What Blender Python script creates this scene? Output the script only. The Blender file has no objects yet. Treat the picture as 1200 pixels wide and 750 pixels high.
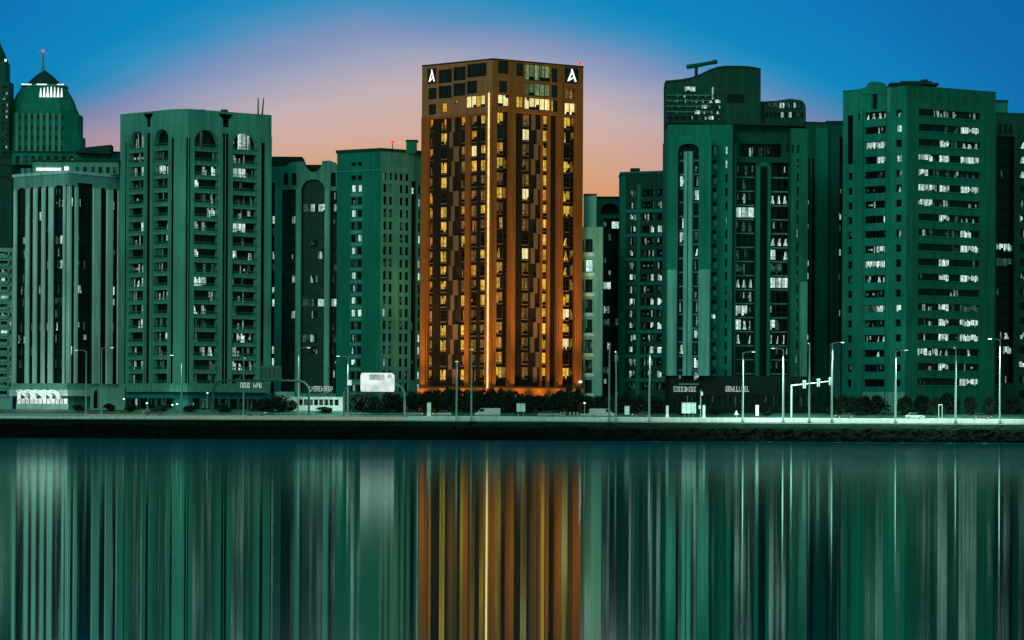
import bpy, math, random
from math import radians, sin, cos, sqrt, pi
random.seed(7)
C = bpy.context.scene.collection
# ------------------------------------------------------------------ view geometry
F, CX, HY, CZ, ROLL = 4390.0, 600.0, 490.0, 5.1, radians(0.3)
cr, sr = cos(ROLL), sin(ROLL)
def unroll(px, py):
    dx, dy = px - CX, py - HY
    return dx*cr + dy*sr, -dx*sr + dy*cr
def PX(px, Y, py=300): return unroll(px, py)[0]*Y/F
def PZ(py, Y, px=600): return CZ - unroll(px, py)[1]*Y/F

# ------------------------------------------------------------------ materials
MATS = {}
def s2l(c):
    f = lambda v: (v/255/12.92 if v/255 <= .04045 else ((v/255+.055)/1.055)**2.4)
    return tuple(f(v) for v in c)
def newmat(name):
    m = bpy.data.materials.new(name); m.use_nodes = True
    nt = m.node_tree; nt.nodes.clear()
    out = nt.nodes.new('ShaderNodeOutputMaterial')
    MATS[name] = m
    return m, nt, out
def nd(nt, t, **kw):
    n = nt.nodes.new(t)
    for k, v in kw.items(): setattr(n, k, v)
    return n
def surf(name, col, rough=.8, var=.4, scale=.065, metal=0, spec=.3, stain=True, bump=.0):
    """paint / render / stone: colour broken by large blotches, rain streaks and fine grain"""
    m, nt, out = newmat(name); L = nt.links.new
    b = nd(nt, 'ShaderNodeBsdfPrincipled'); L(b.outputs[0], out.inputs[0])
    b.inputs['Roughness'].default_value = rough; b.inputs['Metallic'].default_value = metal
    b.inputs['Specular IOR Level'].default_value = spec
    geo = nd(nt, 'ShaderNodeNewGeometry')
    n1 = nd(nt, 'ShaderNodeTexNoise'); n1.inputs['Scale'].default_value = scale; n1.inputs['Detail'].default_value = 5
    L(geo.outputs['Position'], n1.inputs['Vector'])
    mp = nd(nt, 'ShaderNodeMapping'); mp.inputs['Scale'].default_value = (1.1, 1.1, .06) if stain else (3, 3, 3)
    L(geo.outputs['Position'], mp.inputs['Vector'])
    n2 = nd(nt, 'ShaderNodeTexNoise'); n2.inputs['Scale'].default_value = 1.0; n2.inputs['Detail'].default_value = 4
    L(mp.outputs[0], n2.inputs['Vector'])
    ad = nd(nt, 'ShaderNodeMath', operation='ADD'); L(n1.outputs['Fac'], ad.inputs[0]); L(n2.outputs['Fac'], ad.inputs[1])
    mr = nd(nt, 'ShaderNodeMapRange'); L(ad.outputs[0], mr.inputs['Value'])
    mr.inputs['From Min'].default_value = .65; mr.inputs['From Max'].default_value = 1.35
    mr.inputs['To Min'].default_value = 1-var; mr.inputs['To Max'].default_value = 1+var
    mx = nd(nt, 'ShaderNodeMix', data_type='RGBA', blend_type='MULTIPLY'); mx.inputs['Factor'].default_value = 1
    mx.inputs['A'].default_value = (*col, 1); L(mr.outputs[0], mx.inputs['B'])
    L(mx.outputs['Result'], b.inputs['Base Color'])
    if bump:
        bp = nd(nt, 'ShaderNodeBump'); bp.inputs['Strength'].default_value = bump; bp.inputs['Distance'].default_value = .2
        L(n2.outputs['Fac'], bp.inputs['Height']); L(bp.outputs[0], b.inputs['Normal'])
    return m
def glow(name, col, s, var=.75, noise=.5, sample=False, nscale=1.1):
    """something that gives off light; each pane and each window has its own level"""
    m, nt, out = newmat(name); L = nt.links.new
    e = nd(nt, 'ShaderNodeEmission'); e.inputs['Color'].default_value = (*col, 1); L(e.outputs[0], out.inputs[0])
    geo = nd(nt, 'ShaderNodeNewGeometry'); oi = nd(nt, 'ShaderNodeObjectInfo')
    ad = nd(nt, 'ShaderNodeMath', operation='ADD'); L(geo.outputs['Random Per Island'], ad.inputs[0]); L(oi.outputs['Random'], ad.inputs[1])
    fr = nd(nt, 'ShaderNodeMath', operation='FRACT'); L(ad.outputs[0], fr.inputs[0])
    mr = nd(nt, 'ShaderNodeMapRange'); L(fr.outputs[0], mr.inputs['Value'])
    mr.inputs['To Min'].default_value = s*(1-var); mr.inputs['To Max'].default_value = s
    n = nd(nt, 'ShaderNodeTexNoise'); n.inputs['Scale'].default_value = nscale; n.inputs['Detail'].default_value = 3
    L(geo.outputs['Position'], n.inputs['Vector'])
    m2 = nd(nt, 'ShaderNodeMapRange'); L(n.outputs['Fac'], m2.inputs['Value'])
    m2.inputs['From Min'].default_value = .35; m2.inputs['From Max'].default_value = .6
    m2.inputs['To Min'].default_value = 1-noise; m2.inputs['To Max'].default_value = 1
    mu = nd(nt, 'ShaderNodeMath', operation='MULTIPLY'); L(mr.outputs[0], mu.inputs[0]); L(m2.outputs[0], mu.inputs[1])
    L(mu.outputs[0], e.inputs['Strength'])
    m.cycles.emission_sampling = 'AUTO' if sample else 'NONE'
    return m
def glassy(name, col, rough=.12, spec=.4):
    m, nt, out = newmat(name)
    b = nd(nt, 'ShaderNodeBsdfPrincipled'); nt.links.new(b.outputs[0], out.inputs[0])
    b.inputs['Base Color'].default_value = (*col, 1); b.inputs['Roughness'].default_value = rough
    b.inputs['Specular IOR Level'].default_value = spec
    return m

surf('pale_concrete', (.24, .47, .40)); surf('pale_pier', (.70, .82, .76))
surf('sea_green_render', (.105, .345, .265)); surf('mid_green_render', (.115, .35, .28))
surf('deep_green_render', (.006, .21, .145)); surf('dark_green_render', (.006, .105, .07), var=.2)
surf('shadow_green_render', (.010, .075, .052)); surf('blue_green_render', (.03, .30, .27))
surf('light_teal_render', (.17, .47, .40)); surf('black_green', (.005, .018, .013)); surf('roof_dark', (.012, .05, .035)); surf('bottle_or_shaded_green', (.012, .155, .10)); surf('lit_face_green', (.012, .26, .185))
surf('tower_stone', (.50, .112, .02), var=.28); surf('tower_beige', (.58, .175, .068), var=.25)
surf('tower_panel', (.34, .13, .075), var=.2); surf('tower_dark', (.028, .008, .006), var=.3); surf('tower_mid', (.05, .017, .008), var=.3)
surf('tower_bronze', (.05, .03, .016)); surf('logo_panel', (.016, .02, .02))
surf('frame_green', (.015, .055, .04), rough=.5); surf('frame_brown', (.10, .05, .03), rough=.5)
surf('rail', (.03, .17, .12)); surf('slab_pale', (.13, .42, .34))
surf('lamp_metal', (.28, .40, .36), rough=.45, metal=.2, stain=False); surf('dark_metal', (.05, .12, .10), rough=.5, stain=False)
surf('sign_box', (.45, .6, .55), rough=.5, stain=False); surf('rubber', (.015, .015, .015), stain=False)
surf('car_white', (.22, .29, .265), rough=.25, spec=.6, var=.05, stain=False); surf('car_dark', (.03, .05, .05), rough=.25, spec=.6, var=.05, stain=False)
surf('asphalt', (.05, .055, .052), stain=False); surf('promenade_paving', (.16, .2, .18), stain=False)
surf('lawn_green', (.03, .12, .075), stain=False, var=.5, scale=.4, bump=.6)
surf('rock', spec=0, col=(.005, .0085, .0065), stain=False, var=.6, scale=1.2); surf('bank_grass', spec=0, col=(.005, .019, .011), stain=False, var=.6, scale=.6)
surf('barrier_concrete', (.76, .84, .80), stain=True, var=.25); surf('road_paint', (.8, .8, .78), stain=False)
surf('bark', (.05, .045, .03), stain=False); surf('leaf', (.006, .022, .012), stain=False, var=.6, scale=.9); surf('leaf_pale', (.012, .036, .018), stain=False, var=.5, scale=.9)
surf('ground_earth', (.06, .08, .06), stain=False)
glassy('glass', (.002, .010, .0075), .2, .2); glassy('glass_green', (.012, .06, .044), .25, .2); glassy('glass_warm', (.012, .006, .005)); glassy('curtain_wall', (.0015, .007, .005), .2, .2)
surf('inner_curtain', (.05, .12, .09), stain=False)
glow('lit_cool', (.68, 1, .87), 1.25, .75, .6, nscale=1.8); glow('lit_mid', (.62, 1, .84), .62, .85, .6, nscale=1.8); glow('lit_dim', (.20, .62, .47), .22, .7, .6)
glow('lit_yellow', (1, .60, .07), 1.25, .6, .5); glow('lit_orange', (1, .42, .06), .85, .6, .5)
glow('lit_pale', (1, .86, .38), 1.25, .35, .25); glow('lit_mint', (.62, .86, .36), .38, .75, .5); glow('lit_warmdim', (.95, .50, .14), .36, .75, .6)
glow('strip_light', (1, .70, .28), 1.5, 0, .35); glow('logo_white', (1, 1, .98), 1.3, 0, 0); glow('lamp_glow', (.85, 1, .92), 6, .2, 0)
glow('lamp_glow_soft', (.80, 1, .90), 3.0, .6, 0); glow('billboard_light', (.86, 1, .95), .95, 0, .45, sample=True, nscale=.28)
glow('billboard_grey', (.8, 1, .93), .55, 0, .4); glow('red_beacon', (1, .03, .06), 2.2, 0, 0); glow('sign_letters', (.75, 1, .9), .75, .5, .3); glow('gallery_light', (.85, 1, .95), 1.8, .4, .3)
glow('podium_light', (.85, 1, .93), 1.2, .4, .4, sample=True); glow('lamp_warm', (1, .72, .2), 2.5, 0, 0); glow('head_light', (.95, 1, .95), 2.5, .2, 0)

# ------------------------------------------------------------------ mesh builder
class MB:
    def __init__(s): s.v, s.f, s.m = [], [], []
    def face(s, pts, mat):
        n = len(s.v); s.v += [tuple(p) for p in pts]; s.f.append(tuple(range(n, n+len(pts)))); s.m.append(mat)
    def box(s, x0, x1, y0, y1, z0, z1, mat, T=None, skip=''):
        T = T or (lambda x, y, z: (x, y, z))
        P = [T(x, y, z) for z in (z0, z1) for y in (y0, y1) for x in (x0, x1)]
        for k, q in (('f', (0, 1, 5, 4)), ('b', (3, 2, 6, 7)), ('l', (2, 0, 4, 6)), ('r', (1, 3, 7, 5)), ('t', (4, 5, 7, 6)), ('d', (2, 3, 1, 0))):
            if k not in skip: s.face([P[i] for i in q], mat)
    def tube(s, pts, rad, mat, n=6, caps=True):
        rings = []
        for i, p in enumerate(pts):
            a = pts[max(i-1, 0)]; b = pts[min(i+1, len(pts)-1)]
            d = [b[k]-a[k] for k in range(3)]; l = sqrt(sum(x*x for x in d)) or 1; d = [x/l for x in d]
            up = (0, 0, 1) if abs(d[2]) < .9 else (1, 0, 0)
            e1 = (d[1]*up[2]-d[2]*up[1], d[2]*up[0]-d[0]*up[2], d[0]*up[1]-d[1]*up[0]); l = sqrt(sum(x*x for x in e1)); e1 = [x/l for x in e1]
            e2 = (d[1]*e1[2]-d[2]*e1[1], d[2]*e1[0]-d[0]*e1[2], d[0]*e1[1]-d[1]*e1[0])
            r = rad[i] if isinstance(rad, (list, tuple)) else rad
            rings.append([tuple(p[k]+r*(cos(2*pi*j/n)*e1[k]+sin(2*pi*j/n)*e2[k]) for k in range(3)) for j in range(n)])
        for a, b in zip(rings, rings[1:]):
            for j in range(n): s.face([a[j], a[(j+1) % n], b[(j+1) % n], b[j]], mat)
        if caps: s.face(rings[0][::-1], mat); s.face(rings[-1], mat)
    def ball(s, c, r, mat, n=8, m=5, sq=(1, 1, 1)):
        R = [[(c[0]+r*sq[0]*sin(pi*i/m)*cos(2*pi*j/n), c[1]+r*sq[1]*sin(pi*i/m)*sin(2*pi*j/n), c[2]+r*sq[2]*cos(pi*i/m)) for j in range(n)] for i in range(m+1)]
        for i in range(m):
            for j in range(n):
                q = [R[i][j], R[i+1][j], R[i+1][(j+1) % n], R[i][(j+1) % n]]
                if i == 0: q = [q[0], q[1], q[2]]
                elif i == m-1: q = [q[0], q[1], q[3]]
                s.face(q, mat)
    def mesh(s, name, off=(0, 0, 0)):
        me = bpy.data.meshes.new(name)
        me.from_pydata([(v[0]-off[0], v[1]-off[1], v[2]-off[2]) for v in s.v], [], s.f)
        names = list(dict.fromkeys(s.m)); idx = {n: i for i, n in enumerate(names)}
        for n in names: me.materials.append(MATS[n])
        me.polygons.foreach_set('material_index', [idx[n] for n in s.m])
        me.update()
        return me
def weld(me, smooth=False):
    import bmesh
    bm = bmesh.new(); bm.from_mesh(me); bmesh.ops.remove_doubles(bm, verts=bm.verts, dist=1e-4)
    bmesh.ops.recalc_face_normals(bm, faces=bm.faces); bm.to_mesh(me); bm.free()
    if smooth:
        for p in me.polygons: p.use_smooth = True
    return me
def link(name, data, parent=None, loc=None):
    o = bpy.data.objects.new(name, data); C.objects.link(o)
    if parent: o.parent = parent
    if loc: o.location = loc
    return o
def tag(o, label=None, cat=None, group=None, kind=None):
    for k, v in (('label', label), ('category', cat), ('group', group), ('kind', kind)):
        if v: o[k] = v
    return o
def thing(name, loc, label, cat, group=None, rz=0):
    o = link(name, None, None, loc); o.rotation_euler = (0, 0, rz); o.empty_display_size = .5
    return tag(o, label, cat, group)
def struct(name, mb, do_weld=False):
    me = mb.mesh(name)
    if do_weld: weld(me)
    return tag(link(name, me), kind='structure')
def copy_tree(o, parent=None):
    c = o.copy(); C.objects.link(c)
    if parent: c.parent = parent
    for ch in list(o.children): copy_tree(ch, c)
    return c

# ------------------------------------------------------------------ windows
WCACHE = {}
TONE = {'cool': 'lit_cool', 'dim': 'lit_dim', 'mid': 'lit_mid', 'yellow': 'lit_yellow', 'orange': 'lit_orange', 'pale': 'lit_pale', 'mint': 'lit_mint', 'warmdim': 'lit_warmdim'}
CODE = {'g': ('g', 'cool'), 'F': ('f', 'cool'), 'd': ('d', 'cool'), 'l': ('l', 'cool'), 'r': ('r', 'cool'), 'A': ('A', 'cool'), 'p': ('p', 'mid'), 'm': ('f', 'dim'), 'q': ('p', 'dim'),
        'Y': ('f', 'yellow'), 'O': ('f', 'orange'), 'P': ('f', 'pale'), 'w': ('p', 'orange'), 'a': ('A', 'yellow'), 'D': ('d', 'orange'), 'G': ('f', 'mint'),
        'W': ('f', 'warmdim'), 's': ('s', 'yellow'), 'h': ('r', 'orange')}
def winmesh(w, h, code, k):
    var, tone = CODE[code]
    w, h = round(w, 1), round(h, 1)
    k = 0 if var in 'dg' else k
    key = (w, h, code, k)
    if key in WCACHE: return WCACHE[key]
    rnd = random.Random(hash((w, h, k)) & 0xffff)
    warm = tone in ('yellow', 'orange', 'pale', 'warmdim')
    mb = MB(); lit = TONE[tone]; fr = 'frame_brown' if warm else 'frame_green'
    mb.box(0, w, -.02, 0, 0, h, 'glass_warm' if warm else 'glass_green' if var == 'g' else 'glass')
    n = max(1, round(w/1.35)); cw = w/n; y = -.035
    def poly(pts): mb.face([(max(.03, min(w-.03, a)), y, max(.03, min(h-.03, b))) for a, b in pts], lit)
    def rect(a, b, c, d): poly([(a, c), (b, c), (b, d), (a, d)])
    if var in 'flr':
        for i in range(n):
            if (var == 'l' and i >= max(1, n*.55)) or (var == 'r' and i < n-max(1, n*.55)): continue
            a, b = i*cw+.05, (i+1)*cw-.05
            if n == 1 and var == 'l': b = a+(b-a)*.55
            if n == 1 and var == 'r': a = b-(b-a)*.5
            lo = .06*h if rnd.random() < .7 else .25*h
            m = a+(b-a)*rnd.uniform(.35, .65)
            rect(a, m, lo, h*.95); rect(m+.02, b, lo if rnd.random() < .75 else lo+.2*h, h*(.95 if rnd.random() < .8 else .75))
    elif var == 'A':
        nn = max(1, round(w/1.9)); c2 = w/nn
        for i in range(nn):
            if nn > 1 and rnd.random() < .25: continue
            m = (i+rnd.uniform(.42, .58))*c2; b = c2*rnd.uniform(.22, .46); t = c2*rnd.uniform(.04, .2); g = rnd.uniform(-.12, .12)*c2; hh = rnd.uniform(.7, .93)
            poly([(m-b, .06*h), (m-.03, .06*h), (m+g-.02, hh*h), (m+g-t, hh*h), (m-b*.55, .42*h)])
            if rnd.random() < .85: poly([(m+.03, .06*h), (m+b, .06*h), (m+b*rnd.uniform(.4, .7), .42*h), (m+g+t, hh*h), (m+g+.02, hh*h)])
    elif var == 's':
        a = w*rnd.uniform(.05, .3); rect(a, a+w*.5, .05*h, .95*h)
    elif var == 'p':
        for i in range(rnd.randint(1, 3)):
            a = rnd.uniform(0, .8)*w; b = a+rnd.uniform(.12, .35)*min(w, 2.4)
            c = rnd.choice((.06, .06, .35))*h; d = rnd.choice((.6, .9, .94))*h
            if rnd.random() < .35: poly([(a, c), (b, c), ((a+b)/2+.1, d), ((a+b)/2-.1, d)])
            else: rect(a, b, c, d)
    t = .06
    for i in range(1, n): mb.box(i*cw-t/2, i*cw+t/2, -.1, -.04, .07, h-.07, fr, skip='b')
    if h > 2 and not code in 'sPG': mb.box(.07, w-.07, -.09, -.041, h*.36-.03, h*.36+.03, fr, skip='b')
    mb.box(0, .07, -.11, -.021, 0, h, fr, skip='b'); mb.box(w-.07, w, -.11, -.021, 0, h, fr, skip='b')
    mb.box(.07, w-.07, -.11, -.021, 0, .07, fr, skip='b'); mb.box(.07, w-.07, -.11, -.021, h-.07, h, fr, skip='b')
    WCACHE[key] = (mb, mb.mesh('window'))
    return WCACHE[key]

# ------------------------------------------------------------------ facades and buildings
class Face:
    def __init__(s, a, b, py=300, pts=None):
        s.P0, s.P1 = pts if pts else ((PX(a[0], a[1], py), a[1]), (PX(b[0], b[1], py), b[1]))
        dx, dy = s.P1[0]-s.P0[0], s.P1[1]-s.P0[1]; s.L = sqrt(dx*dx+dy*dy)
        s.d = (dx/s.L, dy/s.L); s.n = (s.d[1], -s.d[0])
    def u(s, px, py=300):
        k = unroll(px, py)[0]/F
        return (k*s.P0[1]-s.P0[0])/(s.d[0]-k*s.d[1])
    def z(s, py, px):
        return PZ(py, s.P0[1]+s.u(px, py)*s.d[1], px)
    def pt(s, u, z, o=0): return (s.P0[0]+u*s.d[0]+o*s.n[0], s.P0[1]+u*s.d[1]+o*s.n[1], z)
    def T(s): return lambda x, y, z: s.pt(x, z, -y)
    def rows(s, ref, t0, pitch, n, h):
        return [(s.z(t0+i*pitch+h, ref), s.z(t0+i*pitch, ref)) for i in range(n)]

class Bld:
    def __init__(s, name, loc, label, cat='building', group=None):
        s.loc = loc; s.root = thing(name, loc, label, cat, group); s.p = {}; s.w = []; s.singles = []
    def part(s, name): return s.p.setdefault(name, MB())
    def single(s, name): mb = MB(); s.singles.append((name, mb)); return mb
    def solid(s, pts, z0, z1, mat, skip=(), part='wall', top=True):
        mb = s.part(part); n = len(pts)
        for i in range(n):
            if i in skip: continue
            a, b = pts[i], pts[(i+1) % n]
            mb.face([(*a, z0), (*b, z0), (*b, z1), (*a, z1)], mat)
        if top: mb.face([(*p, z1) for p in pts], mat)
    def roof(s, pts, z, th, ov, mat='roof_dark', part='roof'):
        cx = sum(p[0] for p in pts)/len(pts); cy = sum(p[1] for p in pts)/len(pts)
        q = []
        for p in pts:
            d = sqrt((p[0]-cx)**2+(p[1]-cy)**2); q.append((cx+(p[0]-cx)*(1+ov/d), cy+(p[1]-cy)*(1+ov/d)))
        mb = s.part(part); n = len(q)
        for i in range(n):
            a, b = q[i], q[(i+1) % n]; mb.face([(*a, z), (*b, z), (*b, z+th), (*a, z+th)], mat)
        mb.face([(*p, z+th) for p in q], mat); mb.face([(*p, z) for p in q[::-1]], mat)
    def facade(s, fc, z0, z1, opens, mat, part='wall', u0=0, u1=None):
        """a wall sheet pierced by real openings with reveals and a back"""
        mb = s.part(part); u1 = fc.L if u1 is None else u1
        for o in opens:
            o['a'], o['b'] = max(o['a'], u0+.02), min(o['b'], u1-.02); o['c'], o['e'] = max(o['c'], z0+.02), min(o['e'], z1-.02)
        opens = [o for o in opens if o['b'] > o['a'] and o['e'] > o['c']]
        us = sorted({round(x, 3) for o in opens for x in (o['a'], o['b'])} | {u0, u1}); zs = sorted({round(x, 3) for o in opens for x in (o['c'], o['e'])} | {z0, z1})
        for c, e in zip(zs, zs[1:]):
            zm = (c+e)/2; st = None
            act = [o for o in opens if o['c'] < zm < o['e']]
            for a, b in zip(us, us[1:]):
                um = (a+b)/2
                if any(o['a'] < um < o['b'] for o in act):
                    if st is not None: mb.face([fc.pt(st, c), fc.pt(a, c), fc.pt(a, e), fc.pt(st, e)], mat); st = None
                elif st is None: st = a
            if st is not None: mb.face([fc.pt(st, c), fc.pt(u1, c), fc.pt(u1, e), fc.pt(st, e)], mat)
        for o in opens:
            a, b, c, e, d = o['a'], o['b'], o['c'], o['e'], -o.get('d', .5)
            rm = o.get('rm', mat); P = fc.pt
            mb.face([P(a, c), P(a, c, d), P(a, e, d), P(a, e)], rm); mb.face([P(b, c, d), P(b, c), P(b, e), P(b, e, d)], rm)
            mb.face([P(a, c), P(b, c), P(b, c, d), P(a, c, d)], rm); mb.face([P(a, e, d), P(b, e, d), P(b, e), P(a, e)], rm)
            mb.face([P(a, c, d), P(b, c, d), P(b, e, d), P(a, e, d)], o.get('back', 'curtain_wall'))
            if o.get('arch'):
                r = o['arch']; N = 8; um = (a+b)/2; hw = (b-a)/2
                arc = [(um-hw*cos(pi*i/(2*N)), e-r+(r-.05)*sin(pi*i/(2*N))) for i in range(N+1)]
                for sg in (1, -1):
                    A = [(um+sg*(x-um), z) for x, z in arc]; cor = (um-sg*hw, e)
                    mb.face([P(*cor, .0)]+[P(x, z, .0) for x, z in (A if sg > 0 else A)]+[P(um, e, 0)], mat)
                    for (x, z), (x2, z2) in zip(A, A[1:]): mb.face([P(x, z), P(x2, z2), P(x2, z2, d*.9), P(x, z, d*.9)], rm)
    def win(s, fc, a, b, c, e, d, code, m=.0):
        if code == ' ': return
        if code == 'd' and random.random() < .24 and (b-a)*(e-c) > 1.2: code = random.choice('qqqqqqqqpppF')
        s.w.append((fc, a+m, b-m, c+m, e-m, d, code))
    def grid(s, fc, pxa, pxb, rows, d, codes, opens, back='curtain_wall', arch0=0, split=None, m=0.02):
        """one column of openings, a window (or several) at the back of each"""
        a, b = fc.u(pxa), fc.u(pxb)
        for i, (c, e) in enumerate(rows):
            o = dict(a=a, b=b, c=c, e=e, d=d, back=back)
            if i == 0 and arch0: o['arch'] = arch0
            opens.append(o)
            cs = codes[i] if i < len(codes) else 'd'
            cuts = [fc.u(x) for x in split] if split else [a+(b-a)*j/len(cs) for j in range(len(cs)+1)]
            for j, cd in enumerate(cs):
                s.win(fc, max(cuts[j], a)+m, min(cuts[j+1], b)-m, c+m, e-m, d-.05, cd)
    def strip(s, fc, pxa, pxb, zc, ze, rows, d, codes, opens, back='curtain_wall', arch=0, m=.05):
        a, b = fc.u(pxa), fc.u(pxb)
        o = dict(a=a, b=b, c=zc, e=ze, d=d, back=back, rm='black_green')
        if arch: o['arch'] = arch
        opens.append(o)
        for i, (c, e) in enumerate(rows):
            cs = codes[i] if i < len(codes) else 'd'
            if c < zc or e > ze: continue
            for j, cd in enumerate(cs):
                s.win(fc, a+(b-a)*j/len(cs)+m, a+(b-a)*(j+1)/len(cs)-m, c, e, d-.05, cd)
    def fbox(s, fc, pxa, pxb, z0, z1, o0, o1, mat, part=None, mb=None):
        """a box laid on the face: o0 / o1 metres out of its plane"""
        (mb or s.part(part)).box(fc.u(pxa), fc.u(pxb), -o1, -o0, z0, z1, mat, T=fc.T())
    def profile(s, fc, pts, o0, o1, mat, part):
        mb = s.part(part); q = [(fc.u(x, y), fc.z(y, x)) for x, y in pts]; n = len(q)
        mb.face([fc.pt(u, z, o1) for u, z in q][::-1], mat); mb.face([fc.pt(u, z, o0) for u, z in q], mat)
        for i in range(n):
            (a, b), (c, d) = q[i], q[(i+1) % n]; mb.face([fc.pt(a, b, o1), fc.pt(c, d, o1), fc.pt(c, d, o0), fc.pt(a, b, o0)], mat)
    def done(s):
        for n, mb in s.p.items():
            if mb.f: link(n, mb.mesh(n, s.loc), s.root)
        cnt = {}
        for n, mb in s.singles: cnt.setdefault(n, []).append(mb)
        for n, l in cnt.items():
            for mb in l[:100]: link(n, mb.mesh(n, s.loc), s.root)
            if len(l) > 100:
                g = MB()
                for mb in l[100:]:
                    k = len(g.v); g.v += mb.v; g.f += [tuple(i+k for i in f) for f in mb.f]; g.m += mb.m
                tag(link(n, g.mesh(n, s.loc), s.root), kind='stuff')
        lit = lambda c: 0 if c in 'dDg' else 1
        ws = sorted(s.w, key=lambda t: -((t[2]-t[1])*(t[4]-t[3])*(1.6 if lit(t[6]) else 1)))
        rest = MB()
        for i, (fc, a, b, c, e, d, code) in enumerate(ws):
            mb, me = winmesh(b-a, e-c, code, random.randrange(7))
            p = fc.pt(a, c, -d)
            if i < 100:
                o = link('window', me, s.root, (p[0]-s.loc[0], p[1]-s.loc[1], p[2]-s.loc[2]))
                o.rotation_euler = (0, 0, math.atan2(fc.d[1], fc.d[0]))
                if code not in 'dDg': o['label'] = {'m': 'dimly lit window', 'q': 'dimly lit window', 'A': 'lit window with drawn back curtains', 'p': 'partly lit window'}.get(code, 'lit window')
            else:
                k = len(rest.v); rest.v += [fc.pt(a+x, c+z, -d-y) for x, y, z in mb.v]
                rest.f += [tuple(j+k for j in f) for f in mb.f]; rest.m += mb.m
        if rest.f: tag(link('window', rest.mesh('window', s.loc), s.root), kind='stuff')
def rc(n, p, seed, w='FppAqqlr', k=1, dark='d'):
    r = random.Random(seed)
    return [''.join(r.choice(w) if r.random() < p else dark for _ in range(k)) for _ in range(n)]
def glyphs(mb, T, u0, u1, z0, z1, n, mat, seed, gap=.25):
    """short lit strokes, as the far-off lettering reads"""
    r = random.Random(seed); cw = (u1-u0)/n; h = z1-z0; t = min(.16, cw*.22)
    for i in range(n):
        a = u0+i*cw+cw*gap/2; b = u0+(i+1)*cw-cw*gap/2
        k = r.choice(('n', 'o', 'e', 'h', 'l', 'x', 'u', 'e', 'o'))
        bx = lambda x0, x1, c, d: mb.box(x0, x1, -.12, 0, z0+c*h, z0+d*h, mat, T=T)
        if k in 'noeuhlx': bx(a, a+t, 0, 1)
        if k in 'nouh': bx(b-t, b, 0, 1 if k != 'h' else .55)
        if k in 'noe': bx(a+t, b-t if k != 'e' else b, .84, 1)
        if k in 'eh': bx(a+t, b-t, .42, .58)
        if k in 'oeul': bx(a+t, b-t if k in 'ou' else b, 0, .16)
        if k == 'x': bx(b-t, b, .3, 1); bx(a+t, b-t, .4, .55)
GZ = 6.6
def par(A, Cn, B): return (A[0]+B[0]-Cn[0], A[1]+B[1]-Cn[1])

# ================================================================== LEFT EDGE
def slender_tower():
    Y = 1260; P = lambda px: PX(px, Y); Z = lambda py: PZ(py, Y, 5)
    b = Bld('skyscraper', (P(-2), Y+10, GZ), 'slender dark green skyscraper with stepped pointed crown, cut by the picture edge', 'skyscraper')
    for x0, x1, t, bo in ((-14, 9.5, 95, 490), (-12, 5, 72, 95)):
        b.solid([(P(x0), Y), (P(x1), Y), (P(x1), Y+12), (P(x0), Y+12)], GZ if bo == 490 else Z(bo), Z(t), 'dark_green_render')
    r = b.part('roof'); ap = (P(-4), Y+6, Z(48))
    q = [(P(-11), Y+.5, Z(72)), (P(4.5), Y+.5, Z(72)), (P(4.5), Y+11.5, Z(72)), (P(-11), Y+11.5, Z(72))]
    for i in range(4): r.face([q[i], q[(i+1) % 4], ap], 'roof_dark')
    r.face(q[::-1], 'roof_dark')
    fc = Face((-14, Y), (9.5, Y)); 
    for py in range(100, 186, 7): b.win(fc, fc.u(1.5), fc.u(8.5), fc.z(py+4, 5), fc.z(py, 5), -.12, random.Random(py).choice('ddpqqp'))
    b.fbox(fc, 4.6, 6.4, fc.z(72, 5), fc.z(69.5, 5), 0, .6, 'lamp_glow_soft', 'crown_light')
    b.done()
slender_tower()

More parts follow.
